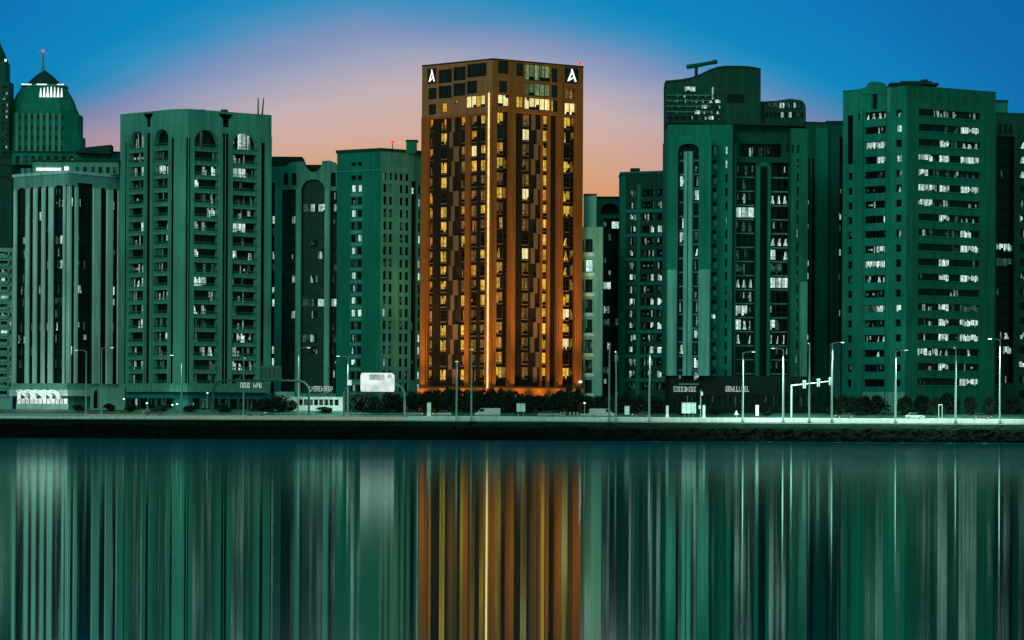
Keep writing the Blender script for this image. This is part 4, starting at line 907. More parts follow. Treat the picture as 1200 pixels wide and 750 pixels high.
# ================================================================== SETTING: WATER, BANK, ROAD, LAWN
def setting():
    m, nt, out = newmat('water'); L = nt.links.new
    geo = nd(nt, 'ShaderNodeNewGeometry')
    gl = nd(nt, 'ShaderNodeBsdfAnisotropic'); gl.distribution = 'GGX'
    gl.inputs['Color'].default_value = (.58, .84, .76, 1); gl.inputs['Roughness'].default_value = .036; gl.inputs['Anisotropy'].default_value = .75
    tv = nd(nt, 'ShaderNodeCombineXYZ'); tv.inputs[0].default_value = 1; L(tv.outputs[0], gl.inputs['Tangent'])
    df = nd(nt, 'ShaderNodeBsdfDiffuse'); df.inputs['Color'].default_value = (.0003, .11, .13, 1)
    fz = nd(nt, 'ShaderNodeFresnel'); fz.inputs['IOR'].default_value = 1.33
    # blurred reflection below the far bank, put in as teal diffuse colour
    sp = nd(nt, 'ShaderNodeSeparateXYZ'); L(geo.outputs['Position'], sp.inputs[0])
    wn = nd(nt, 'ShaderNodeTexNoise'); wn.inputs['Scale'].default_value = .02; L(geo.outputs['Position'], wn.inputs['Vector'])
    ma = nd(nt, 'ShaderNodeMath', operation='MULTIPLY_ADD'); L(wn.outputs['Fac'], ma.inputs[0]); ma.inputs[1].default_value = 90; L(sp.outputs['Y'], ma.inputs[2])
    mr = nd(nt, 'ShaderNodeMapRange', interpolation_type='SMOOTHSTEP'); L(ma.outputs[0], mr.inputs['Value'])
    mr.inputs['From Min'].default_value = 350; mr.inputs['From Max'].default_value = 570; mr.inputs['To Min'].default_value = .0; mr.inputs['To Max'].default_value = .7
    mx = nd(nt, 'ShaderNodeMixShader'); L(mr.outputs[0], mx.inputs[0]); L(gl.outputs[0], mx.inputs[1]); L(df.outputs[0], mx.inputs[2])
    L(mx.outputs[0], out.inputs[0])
    # long low ripples lying parallel to the bank
    mp = nd(nt, 'ShaderNodeMapping'); mp.inputs['Scale'].default_value = (.05, 1.2, 1); L(geo.outputs['Position'], mp.inputs['Vector'])
    n = nd(nt, 'ShaderNodeTexNoise'); n.inputs['Scale'].default_value = 1; n.inputs['Detail'].default_value = 2; L(mp.outputs[0], n.inputs['Vector'])
    bp = nd(nt, 'ShaderNodeBump'); bp.inputs['Strength'].default_value = .15; bp.inputs['Distance'].default_value = .02; L(n.outputs['Fac'], bp.inputs['Height']); L(bp.outputs[0], gl.inputs['Normal'])
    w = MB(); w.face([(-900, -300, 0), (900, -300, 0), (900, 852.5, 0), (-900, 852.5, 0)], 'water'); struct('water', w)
    # bank: rough riprap slope below, weedy slope above
    r = random.Random(3); bk = MB(); xs = [-420+1.5*i for i in range(561)]; pr = [(849, -1.0), (850.2, .1), (851.4, .9), (852.8, 1.7), (854.2, 2.4), (855.6, 3.0), (857.2, 3.5), (859, 4.0), (861, 4.25)]
    G = [[(x+r.uniform(-.4, .4), y+r.uniform(-.35, .35)*(i not in (0, 8)), z+r.uniform(-.28, .28)*(i not in (0, 8))*(1 if i < 6 else .4)) for i, (y, z) in enumerate(pr)] for x in xs]
    for a, c in zip(G, G[1:]):
        for i in range(len(pr)-1): bk.face([a[i], c[i], c[i+1], a[i+1]], 'rock' if i < 5 else 'bank_grass')
    struct('embankment', bk, True)
    s = MB(); s.face([(-420, 861, 4.25), (420, 861, 4.25), (420, 868, 4.3), (-420, 868, 4.3)], 'promenade_paving'); struct('promenade', s)
    k = MB(); xr = PX(478, 871, 488); k.box(xr, 420, 871, 871.4, 4.0, 5.42, 'barrier_concrete'); k.box(-420, xr, 871, 871.4, 4.0, 5.12, 'barrier_concrete')
    k.box(-420, 420, 868, 871, 3.9, 4.42, 'bank_grass'); struct('kerb', k)
    s = MB(); s.face([(-420, 871.4, 5.3), (420, 871.4, 5.3), (420, 889, 5.36), (-420, 889, 5.36)], 'asphalt')
    struct('road', s)
    s = MB()
    for i in range(-70, 70): s.face([(i*6, 880, 5.338), (i*6+3, 880, 5.338), (i*6+3, 880.15, 5.339), (i*6, 880.15, 5.339)], 'road_paint')
    for y in (872, 888.2): s.face([(-420, y, 5.312 if y < 880 else 5.366), (420, y, 5.312 if y < 880 else 5.366), (420, y+.15, 5.312 if y < 880 else 5.366), (-420, y+.15, 5.312 if y < 880 else 5.366)], 'road_paint')
    struct('road_marking', s)
    s = MB(); s.box(-420, 420, 889, 889.3, 5.2, 5.5, 'barrier_concrete'); struct('pavement_kerb', s)
    s = MB(); gx = [-420+4*i for i in range(211)]
    row = [[(x, y, z+r.uniform(-.06, .06)) for y, z in ((889.3, 5.42), (891.5, 6.0), (894, 6.55), (897, 6.6))] for x in gx]
    for a, c in zip(row, row[1:]):
        for i in range(3): s.face([a[i], c[i], c[i+1], a[i+1]], 'lawn_green')
    struct('lawn', s, True)
    s = MB(); s.face([(-6000, 896.5, 6.5), (6000, 896.5, 6.5), (6000, 9000, 6.5), (-6000, 9000, 6.5)], 'ground_earth')
    for sg in (-1, 1): s.face([(sg*420, 849, -1), (sg*6000, 849, -1), (sg*6000, 870, 6.5), (sg*420, 870, 6.5)][::sg], 'ground_earth'); s.face([(sg*420, 870, 6.5), (sg*6000, 870, 6.5), (sg*6000, 896.5, 6.5), (sg*420, 896.5, 6.5)][::sg], 'ground_earth')
    struct('ground', s)
    # loose stones of the riprap
    st = MB()
    for i in range(1500):
        x = r.uniform(-150, 150); t = r.random()**1.3; y = 849.8+t*5.6; z = .0+t*3.0; q = r.uniform(.18, .5)
        st.ball((x, y-.1, z), q, 'rock', 5, 3, (r.uniform(.8, 1.5), 1, r.uniform(.5, .8)))
    tag(link('riprap_stones', st.mesh('riprap_stones')), 'dark rough stones heaped along the waterline', kind='stuff')
setting()

t = thing('railing', (PX(240, 871.2, 488), 871.2, 5.12), 'thin pale two-rail railing along the waterfront road below the green towers', 'railing')
xa, xb = PX(-10, 871.2, 488)-t.location.x, PX(478, 871.2, 488)-t.location.x
for z in (.45, .86):
    m = MB(); m.tube([(xa, 0, z), (xb, 0, z)], .055, 'lamp_metal', 6); link('rail', m.mesh('rail'), t)
pm = MB(); pm.tube([(0, 0, 0), (0, 0, .9)], .05, 'lamp_metal', 6); pm = pm.mesh('post')
for i in range(60): link('post', pm, t, (xa+(xb-xa)*i/59, 0, 0))

# ================================================================== STREET LAMPS
def lamp_proto():
    t = thing('street_lamp', (0, 0, 0), 'x', 'street lamp', 'street lamps along the waterfront road')
    m = MB(); m.tube([(0, 0, 0), (0, 0, 8), (0, 0, 16)], [.24, .19, .13], 'lamp_metal', 8); m.box(-.35, .35, -.35, .35, 0, .5, 'lamp_metal'); link('pole', weld(m.mesh('pole')), t)
    m = MB(); m.tube([(0, 0, 15.7), (.5, 0, 16.05), (2.1, 0, 16.2)], [.1, .09, .08], 'lamp_metal', 6); link('arm', m.mesh('arm'), t)
    m = MB()
    for (x0, x1, w0, w1, z0, z1) in ((1.9, 2.9, .18, .22, 16.08, 16.3),):
        m.box(x0, x1, -w1, w1, z0+.06, z1, 'lamp_metal'); m.box(x0+.1, x1-.08, -w0+.04, w0-.04, z1, z1+.07, 'lamp_metal')
    h = link('lamp_head', m.mesh('lamp_head'), t)
    m = MB(); m.box(2.05, 2.8, -.17, .17, 16.05, 16.135, 'lamp_glow_soft'); link('lens', m.mesh('lens'), h)
    return t
LP = lamp_proto()
# px, top py, arm turn, lit power, label
lamps = [(101, 411, 180, 0, 'pale street lamp before the dark glass bay of the ribbed tower'), (119, 408, 0, 0, 'pale street lamp before the ribs near the arched pavilion'),
         (213, 417, 180, 500, 'pale street lamp before the corner pier of the balcony tower'), (285.5, 420, 90, 0, 'pale street lamp behind the dark gantry, right of its curved post'),
         (349.5, 408, 0, 500, 'pale street lamp before the arched block, arm over the dark arch'), (408, 418, 180, 1200, 'pale street lamp beside the lit billboard gantry'),
         (552.5, 410, 90, 1500, 'taller of two pale lamps in front of the golden tower'), (535, 424, 90, 0, 'shorter of two pale lamps in front of the golden tower'),
         (714, 404, 90, 1200, 'taller of two close pale lamps before the narrow dark block'), (722, 413, 90, 0, 'shorter of two close pale lamps before the narrow dark block'),
         (761, 408, 0, 1500, 'pale street lamp before the banded block with bright windows'), (870.5, 413, 0, 2200, 'pale street lamp before the finned block, arm reaching toward its central fin'),
         (918, 409, 180, 2200, 'pale street lamp just beside the traffic signal gantry, arm over the dark glass'), (948.5, 403, 90, 2200, 'tall pale pole rising through the traffic signal gantry arm'),
         (975, 402, 0, 2200, 'pale street lamp at the free end of the traffic signal gantry'), (1049.5, 411, 0, 2600, 'pale street lamp before the small windows of the ribbon-window tower'),
         (1120, 408, 90, 2600, 'pale street lamp before the ribbon windows of the corner tower'), (1172, 398, 180, 5000, 'brightly lit street lamp beside the nearly black tower')]
for i, (px, t, rz, pw, lab) in enumerate(lamps):
    o = LP if i == 0 else copy_tree(LP)
    Y = 868.8 if px > 480 else 890.2
    z0 = 4.4 if px > 480 else 5.4; H = PZ(t, Y, px)-z0
    o.location = (PX(px, Y, 450), Y, z0); o.scale = (1, 1, H/16.0); o.rotation_euler = (0, 0, radians(rz)); o['label'] = lab
    if pw:
        ld = bpy.data.lights.new('lamp_light', 'SPOT'); ld.energy = pw*(12 if px > 850 else 8); ld.color = (.78, 1, .88); ld.shadow_soft_size = .25; ld.spot_size = radians(128); ld.spot_blend = .5
        a = radians(rz); link('lamp_light', ld, None, (o.location.x+2.4*cos(a), Y+2.4*sin(a), z0+H-.45))
# bright lens for the lit lamp
for o in list(bpy.data.objects):
    if o.name.startswith('lens') and o.parent and o.parent.parent and o.parent.parent.get('label', '').startswith('brightly'):
        me = o.data.copy(); me.materials.clear(); me.materials.append(MATS['lamp_glow']); o.data = me; o.scale = (1, 1.6, 1); o['label'] = 'brightly glowing lens'

for o in list(bpy.data.objects):
    if o.name.startswith('lens') and o.parent and o.parent.parent and o.parent.parent.get('label', '').endswith('lamps in front of the golden tower'):
        me = o.data.copy(); me.materials.clear(); me.materials.append(MATS['lamp_warm']); o.data = me; o.scale = (1, 2.2, 1)
def short_lamp(px, top, Y, label, z0, mat='lamp_glow_soft'):
    t = thing('garden_lamp', (PX(px, Y, 480), Y, z0), label, 'garden lamp', 'low lamps by the road'); H = PZ(top, Y, px)-z0
    m = MB(); m.tube([(0, 0, 0), (0, 0, H-.3)], [.1, .07], 'lamp_metal', 6); link('pole', m.mesh('pole'), t)
    m = MB(); m.ball((0, 0, H-.1), .3 if mat == 'lamp_glow' else .2, mat, 8, 5, (1.3, 1.3, .8)); link('lamp_globe', m.mesh('lamp_globe'), t)
    m = MB(); m.tube([(0, 0, H+.12), (0, 0, H+.3)], [.35, .08], 'dark_metal', 8); link('cap', m.mesh('cap'), t)
short_lamp(685, 472, 873, 'low globe lamp on the barrier below the pale stepped block', 5.3)
short_lamp(680, 447, 898, 'bright white lamp at the foot of the golden tower, near its edge', 6.5, 'lamp_glow')
for px, top, y, lab in ((145, 467, 897, 'small lamp beside the arched white pavilion'), (172, 472, 897, 'small lamp on the grass below the balcony columns of the wide tower'), (202, 474, 897, 'small lamp left of the pale corner lamp post'), (207.5, 473, 896, 'small lamp beside the corner lamp post of the balcony tower'), (243, 460, 893, 'thin low lamp just beside the curved post of the dark gantry')):
    short_lamp(px, top, y, lab, 6.4)

# ================================================================== GANTRIES
def arc_gantry(x0, x1, top, base, Y, label, mat, r):
    t = thing('sign_gantry', (PX((x0+x1)/2, Y, 470), Y, 5.3), label, 'sign gantry', None)
    o = (PX((x0+x1)/2, Y, 470), Y, 5.3); a, c = PX(x0, Y, 470)-o[0], PX(x1, Y, 470)-o[0]; h = PZ(top, Y, (x0+x1)/2)-5.3; R = 2.6
    for sg, x in ((1, a), (-1, c)):
        m = MB(); m.tube([(x, 0, 0), (x, 0, h-R)]+[(x+sg*R*(1-cos(pi/2*i/6)), 0, h-R+R*sin(pi/2*i/6)) for i in range(1, 7)], r, mat, 6); link('post', m.mesh('post'), t)
    m = MB(); m.tube([(a+R, 0, h), (c-R, 0, h)], r*.9, mat, 6); link('beam', m.mesh('beam'), t)
    return t, o, h
t, o, h = arc_gantry(250, 362, 446, 482, 889.6, 'dark curved sign gantry before the balcony tower with unlit framed signs', 'dark_metal', .28)
g = lambda px: PX(px, 889.6, 450)-o[0]
m = MB(); m.box(g(305), g(330), -.25, -.05, h+.2, h+3.4, 'dark_metal')
for x in range(5): m.box(g(306+5*x-.3), g(306+5*x+.3)+.06, -.32, -.26, h+.4, h+3.2, 'frame_green')
for z in (.3, 3.2): m.box(g(305.3), g(329.7), -.4, -.33, h+z, h+z+.1, 'slab_pale')
link('sign_panel', m.mesh('sign_panel'), t)
m = MB(); m.box(g(279), g(309), -.25, -.1, h-1.9, h-.3, 'dark_metal'); s_ = link('sign_panel', m.mesh('sign_panel'), t)
m = MB(); glyphs(m, lambda x, y, z: (x, y-.26, z), g(281), g(293), h-1.75, h-.5, 3, 'sign_letters', 2); glyphs(m, lambda x, y, z: (x, y-.26, z), g(296.5), g(307), h-1.75, h-.5, 3, 'sign_letters', 8); link('lettering', m.mesh('lettering'), s_)
t, o, h = arc_gantry(403, 474, 450, 487, 873.6, 'white curved gantry carrying a brightly lit billboard before the teal tower', 'lamp_metal', .3)
g = lambda px: PX(px, 873.6, 450)-o[0]
m = MB(); z0, z1 = PZ(459, 873.6, 443)-5.3, PZ(437, 873.6, 443)-5.3; xa, xb = g(422.5), g(462.5); c_ = .6
m.face([(xa+c_*.3, -.45, z0), (xb-c_*.3, -.45, z0), (xb, -.45, z0+c_), (xb, -.45, z1-c_), (xb-c_, -.45, z1), (xa+c_*.5, -.45, z1), (xa, -.45, z1-c_), (xa, -.45, z0+c_)], 'billboard_light')
m.box(xa+.1, xb-.1, -.44, -.05, z0+.1, z1-.1, 'lamp_metal'); bb = link('billboard', m.mesh('billboard'), t)
m = MB(); m.box(xa+2.0, xa+5.6, -.5, -.46, z1-1.7, z1-.35, 'billboard_grey'); m.box(xb-1.7, xb-.7, -.5, -.46, z1-1.2, z1-.3, 'billboard_grey'); link('sign_panel', m.mesh('sign_panel'), bb)
m = MB(); m.box(g(407), g(412), -.4, .0, h-.3, h+.9, 'billboard_light'); link('lamp_box', m.mesh('lamp_box'), t)
# traffic signal gantry
Y = 873.5; t = thing('traffic_signal_gantry', (PX(927.5, Y, 470), Y, 5.3), 'white mast arm carrying three traffic signals above the road', 'traffic signal')
ox = PX(927.5, Y, 470); H = PZ(452, Y, 927)-5.3; g = lambda px: PX(px, Y, 450)-ox
m = MB(); m.tube([(0, 0, 0), (0, 0, H+.2)], [.22, .17], 'lamp_metal', 8); link('pole', m.mesh('pole'), t)
zz = lambda px: H+(px-927.5)/46*1.1
m = MB(); m.tube([(0, 0, H), (g(974), 0, zz(974))], [.18, .1], 'lamp_metal', 6); link('arm', m.mesh('arm'), t)
for px in (942.5, 959, 973):
    m = MB(); x = g(px); z = zz(px); m.box(x-.28, x+.28, -.55, -.2, z-.9, z+.8, 'sign_box'); m.box(x-.42, x+.42, -.19, -.13, z-1.0, z+.95, 'dark_metal')
    for k in (-.55, 0, .5): m.tube([(x, -.56, z+k), (x, -.75, z+k)], .2, 'dark_metal', 8)
    link('signal_head', m.mesh('signal_head'), t)

# ================================================================== SMALL STREET THINGS
def box_sign(px0, px1, top, bot, label, name, cat, legs=1, Y=876.0, base=487):
    z0 = 5.33; za, zb = PZ(bot, Y, px0), PZ(top, Y, px0); xc = PX((px0+px1)/2, Y, 480); w = (px1-px0)*Y/F/2; za = max(za, z0+.15)
    t = thing(name, (xc, Y, z0), label, cat)
    m = MB(); m.box(-w, w, -.25, .25, za-z0, zb-z0, 'sign_box'); m.box(-w-.06, w+.06, -.3, .3, zb-z0, zb-z0+.08, 'lamp_metal')
    n = max(1, int(w*2/.9))
    for i in range(1, n): x = -w+2*w*i/n; m.box(x-.03, x+.03, -.29, -.251, za-z0+.05, zb-z0-.05, 'dark_metal')
    link('cabinet_body' if legs == 0 else 'panel', m.mesh('panel'), t)
    if legs == 0:
        m = MB(); m.box(-w-.05, w+.05, -.3, .3, 0, za-z0, 'barrier_concrete'); link('base', m.mesh('base'), t)
    for i in range(legs):
        x = 0 if legs == 1 else (-w*.6+1.2*w*i/(legs-1)); m = MB(); m.tube([(x, 0, 0), (x, 0, za-z0)], .07, 'lamp_metal', 6); link('leg', m.mesh('leg'), t)
box_sign(500.5, 505, 472, 484, 'slim white utility cabinet before the trees near the golden tower', 'utility_cabinet', 'cabinet', 0)
box_sign(605.5, 615.5, 473, 482.5, 'square white notice board on posts before the dark trees', 'notice_board', 'notice board', 2)
box_sign(732, 737.5, 476, 486, 'white box sign on one post near the long white van', 'box_sign', 'sign', 1)
box_sign(780.5, 783.5, 475.5, 486, 'narrow white post sign left of the big white panel', 'box_sign', 'sign', 0)
box_sign(799, 815.5, 472, 484.5, 'big white framed panel on legs before the dark podium', 'information_panel', 'sign', 3)
box_sign(823.5, 826.5, 475, 487, 'narrow white box beside the slim signal post', 'box_sign', 'sign', 0)
box_sign(885.5, 889, 475, 487, 'narrow white box sign between the lamp posts before the podium', 'box_sign', 'sign', 1)
def pedestrian_signal(px, top, label):
    Y = 875; z0 = 5.33; t = thing('signal_post', (PX(px, Y, 480), Y, z0), label, 'traffic signal'); H = PZ(top, Y, px)-z0
    m = MB(); m.tube([(0, 0, 0), (0, 0, H)], .1, 'lamp_metal', 6); link('pole', m.mesh('pole'), t)
    m = MB(); m.box(.12, .5, -.3, .05, H-1.3, H-.4, 'sign_box'); m.box(-.45, -.12, -.3, .05, H-4.4, H-3.6, 'sign_box'); link('signal_head', m.mesh('signal_head'), t)
pedestrian_signal(821, 457, 'slim signal post right of the big white panel')
Y = 876; t = thing('road_sign', (PX(863, Y, 480), Y, 5.33), 'small triangular road sign on a thin post before the podium', 'road sign')
m = MB(); m.tube([(0, 0, 0), (0, 0, 1.0)], .06, 'lamp_metal', 6); link('pole', m.mesh('pole'), t)
m = MB(); m.face([(-.5, -.1, .8), (.5, -.1, .8), (0, -.1, 1.9)], 'sign_box'); m.face([(-.5, -.06, .8), (0, -.06, 1.9), (.5, -.06, .8)], 'lamp_metal'); link('panel', m.mesh('panel'), t)
Y = 873; t = thing('twin_post', (PX(1102, Y, 485), Y, 5.3), 'pair of thin joined posts at the roadside before the round tree', 'post')
m = MB(); H = PZ(474, Y, 1102)-5.3; w = 2.0*Y/F
for x in (-w, w): m.tube([(x, 0, 0), (x, 0, H)], .09, 'lamp_metal', 6)
m.tube([(-w, 0, H-.1), (w, 0, H-.1)], .08, 'lamp_metal', 6); link('frame', m.mesh('frame'), t)
for i, (px, lab) in enumerate(((657, 'leftmost of the five stubby white bollards below the golden tower'), (661.5, 'second from the left of the five stubby white bollards'), (668, 'middle one of the five stubby white bollards'), (672.5, 'second from the right of the five stubby white bollards'), (676.5, 'rightmost of the five stubby white bollards'))):
    if i == 0:
        t0 = thing('bollard', (0, 0, 0), lab, 'bollard', 'stubby white bollards on the barrier'); m = MB(); m.tube([(0, 0, 0), (0, 0, .9), (0, 0, 1.15)], [.28, .26, .12], 'car_white', 8); link('post', m.mesh('post'), t0)
        m = MB(); m.tube([(0, 0, .62), (0, 0, .74)], .285, 'dark_metal', 8); link('band', m.mesh('band'), t0); q = t0
    else: q = copy_tree(t0); q['label'] = lab
    q.location = (PX(px, 871.2, 485), 871.2, 5.42)

# vehicles
def vehicle(kind, paint):
    t = thing('parked_car' if kind != 'van' else 'delivery_van', (0, 0, 0), 'x', 'car' if kind != 'van' else 'van', 'vehicles on the waterfront road')
    if kind == 'car': prof = [(-2.2, .35), (2.2, .35), (2.25, .7), (1.9, .88), (.95, .95), (-1.75, .98), (-2.2, .9)]; cab = [(1.0, .94), (.35, 1.42), (-1.05, 1.45), (-1.8, .97)]; L, W = 2.2, .88
    else: prof = [(-2.9, .4), (2.9, .4), (2.9, .95), (2.4, 1.25), (1.75, 2.05), (-2.85, 2.1), (-2.9, 1.9)]; cab = [(2.3, 1.26), (1.75, 1.95), (1.0, 1.95), (1.0, 1.26)]; L, W = 2.9, .98
    def ext(p, w0, w1, mat, mb):
        n = len(p); mb.face([(x, -w0 if z < 1 else -w1, z) for x, z in p], mat); mb.face([(x, w0 if z < 1 else w1, z) for x, z in p][::-1], mat)
        for i in range(n):
            (a, b), (c, d) = p[i], p[(i+1) % n]; wa, wc = (w0 if b < 1 else w1), (w0 if d < 1 else w1); mb.face([(a, wa, b), (c, wc, d), (c, -wc, d), (a, -wa, b)], mat)
    m = MB(); ext(prof, W, W*.96, paint, m)
    if kind == 'car': ext([(.93, .95), (.36, 1.44), (-1.06, 1.47), (-1.75, .98)], W-.04, W*.8, paint, m)
    link('body', m.mesh('body'), t)
    m = MB(); ext([(x*.98, z) for x, z in cab][::-1], W*.97 if kind == 'van' else W*.97, (W*.985 if kind == 'van' else W*.83), 'glass', m); link('side_windows' if 0 else 'window', m.mesh('window'), t)
    for x in (-L*.62, L*.62):
        for y in (-W, W):
            m = MB(); m.tube([(x, y-.1, .34), (x, y+.1, .34)], .34, 'rubber', 12); w = link('wheel', m.mesh('wheel'), t); m = MB(); m.tube([(x, y-.13, .34), (x, y+.13, .34)], .19, 'lamp_metal', 10); link('rim', m.mesh('rim'), w)
    for y in (-W*.7, W*.7):
        m = MB(); m.box(L-.02, L+.06, y-.16, y+.16, .62, .8, 'head_light'); link('headlight', m.mesh('headlight'), t)
    return t
protos = {('car', 'car_white'): vehicle('car', 'car_white'), ('van', 'car_white'): vehicle('van', 'car_white'), ('car', 'car_dark'): vehicle('car', 'car_dark')}
used = set()
for px, k, p, rz, lab in ((641, 'car', 'car_white', 0, 'white car on the road right of the square notice board'), (650, 'car', 'car_white', 0, 'white car above the bollards, following another white car'), (692, 'car', 'car_white', 180, 'white car just behind the low globe lamp'), (705, 'van', 'car_white', 0, 'long white van left of the two close pale lamps'),
                          (752, 'car', 'car_dark', 180, 'dark car before the banded block, near the pale lamp'), (484, 'car', 'car_white', 0, 'white car left of the slim white cabinet'), (518, 'car', 'car_white', 180, 'white car right of the slim white cabinet'), (572, 'van', 'car_white', 180, 'white van right of the twin lamps before the golden tower'),
                          (990, 'car', 'car_dark', 180, 'dark car right of the traffic signal gantry'), (1072, 'car', 'car_white', 0, 'white car between the lamps before the ribbon-window tower'), (1150, 'car', 'car_dark', 0, 'dark car left of the brightly lit street lamp'), (300, 'car', 'car_white', 0, 'white car under the dark sign gantry'), (180, 'car', 'car_dark', 180, 'dark car below the balcony tower')):
    t = protos[(k, p)]
    if (k, p) in used: t = copy_tree(t)
    used.add((k, p)); Y = 884.5 if rz else 877; t.location = (PX(px, Y, 483), Y, 5.345); t.rotation_euler = (0, 0, radians(rz)); t['label'] = lab

# ================================================================== TREES AND SHRUBS
def crown_mesh(rx, rz, seed, mat, n=1500, lobes=7, size=.42):
    r = random.Random(seed); mb = MB(); lb = []
    for i in range(lobes):
        a = r.uniform(0, 2*pi); d = r.uniform(.1, .62); lb.append((cos(a)*d*rx, sin(a)*d*rx, r.uniform(-.45, .5)*rz, r.uniform(.38, .58)))
    for i in range(n):
        cx, cy, cz, q = r.choice(lb); u = r.uniform(-1, 1); a = r.uniform(0, 2*pi); k = r.uniform(.45, 1.0)**.5 if r.random() > .14 else r.uniform(1, 1.35); s = sqrt(1-u*u)
        p = (cx+rx*q*k*s*cos(a), cy+rx*q*k*s*sin(a), cz+rz*q*k*u*1.1); z = r.uniform(.5, 1.25)*size
        e1 = [r.gauss(0, 1) for _ in range(3)]; e2 = [r.gauss(0, 1) for _ in range(3)]
        l1 = sqrt(sum(x*x for x in e1)); l2 = sqrt(sum(x*x for x in e2)); e1 = [x/l1*z for x in e1]; e2 = [x/l2*z*.6 for x in e2]
        mb.face([tuple(p[j]+e1[j] for j in range(3)), tuple(p[j]+e2[j] for j in range(3)), tuple(p[j]-e1[j] for j in range(3)), tuple(p[j]-e2[j] for j in range(3))], mat)
    return mb.mesh('crown')
CR = [crown_mesh(2.6, 1.9, 11+i, 'leaf' if i % 3 else 'leaf_pale', size=.36) for i in range(5)]
def trunk_mesh(seed):
    r = random.Random(seed); m = MB(); m.tube([(0, 0, -.4), (.05, 0, 1.2), (r.uniform(-.2, .2), .1, 2.6)], [.2, .15, .1], 'bark', 6)
    for i in range(4): a = r.uniform(0, 6.28); m.tube([(.05, 0, 1.5+i*.2), (cos(a)*1.1, sin(a)*1.1, 2.9+i*.2)], [.09, .03], 'bark', 5)
    return m.mesh('trunk')
TR = [trunk_mesh(i) for i in range(3)]
def tree(px, top, wide, label, Y=895, i=0, group='dark trees along the waterfront', name='tree'):
    z0 = 6.5; H = PZ(top, Y, px)-z0; t = thing(name, (PX(px, Y, 470), Y, z0), label, 'tree' if name == 'tree' else 'shrub', group, random.Random(px).uniform(0, 6))
    s = wide*Y/F/5.2
    hc = H*.5 if name == 'tree' else H*.55
    o = link('crown', CR[i % 5], t, (0, 0, H-hc)); o.scale = (s, s, hc/1.75)
    o = link('trunk', TR[i % 3], t); o.scale = (s, s, max(.3, (H-hc)/2.6))
r = random.Random(12)
gt = [(486, 459, 17), (500, 455, 18), (512, 457, 17), (523, 454, 19), (537, 455, 20), (549, 457, 18), (560, 454, 19), (573, 456, 20), (586, 455, 18), (598, 458, 17), (608, 459, 19), (621, 461, 19), (634, 463, 19), (647, 462, 18), (659, 457, 19), (672, 452, 20)]
desc = ['first tree from the left end of the row, beyond the golden edge of the tower', 'second tree from the left end of the tree row, behind the slim cabinet', 'third tree of the row, right of the slim cabinet', 'fourth tree of the row, left of the shorter lamp', 'tree directly behind the shorter lamp before the golden tower', 'tree directly behind the taller lamp before the golden tower',
        'tree left of the foot of the bright corner light strip', 'tree at the foot of the bright corner light strip', 'tree just right of the bright corner light strip', 'tree left of the square notice board', 'tree behind the square notice board', 'tree just right of the square notice board', 'tree behind the leading white car, low against the gold plinth', 'tree behind the second white car', 'tall tree above the bollards', 'tallest tree of the row, beside the bright lamp at its end']
for i, ((px, t, w), d) in enumerate(zip(gt, desc)): tree(px, t, w*1.15, d, 894.5+r.uniform(-.8, .8), i, 'tree row below the golden tower')
for i, (px, t, w, d) in enumerate(((690, 462, 16, 'dark tree below the pale stepped block'), (704, 464, 18, 'low dark tree behind the long white van'), (718, 463, 18, 'dark tree behind the two close pale lamps'), (734, 462, 18, 'dark tree behind the white box sign on one post'), (750, 464, 20, 'dark tree below the banded block, left of the lamp'), (768, 463, 20, 'dark tree below the banded block, right of the lamp'),
                                   (420, 461, 22, 'dark tree under the left end of the lit billboard'), (436, 459, 20, 'dark tree under the middle of the lit billboard'), (454, 460, 22, 'dark tree under the right end of the lit billboard'), (470, 462, 20, 'dark tree behind the right post of the billboard gantry'), (310, 465, 18, 'dark bushy tree under the dark gantry, left of another'), (326, 464, 22, 'dark bushy tree under the dark gantry, before the pale range'), (342, 470, 18, 'low dark tree near the lamp before the arched block'),
                                   (974, 464, 20, 'dark tree at the free end of the signal gantry'), (992, 463, 22, 'first of three dark trees at the foot of the ribbon-window tower, nearest the blank tower'), (1010, 462, 24, 'second of three dark trees in front of the ribbon-window tower'), (1028, 464, 22, 'third of three dark trees, left of the lamp before the ribbon-window tower'), (1062, 464, 20, 'dark tree just right of the lamp below the corner pier'), (1078, 463, 22, 'dark tree below the ribbon windows, left of the twin post'), (1094, 467, 16, 'low dark tree behind the twin post'), (1113, 458, 22, 'tall round dark tree beside the lamp below the ribbon windows'),
                                   (1136, 466, 16, 'small dark tree right of the lamp below the ribbon windows'), (1158, 466, 18, 'small dark tree below the end of the ribbon-window tower'), (1186, 465, 20, 'small dark tree below the nearly black tower'))):
    tree(px, t, w*1.15, d, 894+r.uniform(-1, 1), i+1)
for i, (px, t, w, d) in enumerate(((92, 474, 12, 'low shrub between lit hall and white pavilion'), (128, 472, 12, 'dark square shrub before the white pavilion'), (155, 474, 14, 'low shrub below the first balcony column of the wide tower'), (190, 474, 16, 'low shrub below the second balcony column of the wide tower'), (225, 475, 16, 'low shrub just right of the corner lamp of the balcony tower'), (262, 473, 16, 'low shrub inside the curved post of the dark gantry'), (380, 476, 16, 'low shrub before the white forecourt range'),
                                   (800, 478, 14, 'low shrub behind the big white panel'), (840, 477, 16, 'low shrub before the dark podium, left of the lamp'), (900, 477, 16, 'low shrub before the dark podium below its fin'))):
    tree(px, t, w*1.2, d, 892.5, i, 'low shrubs on the lawn', 'shrub')

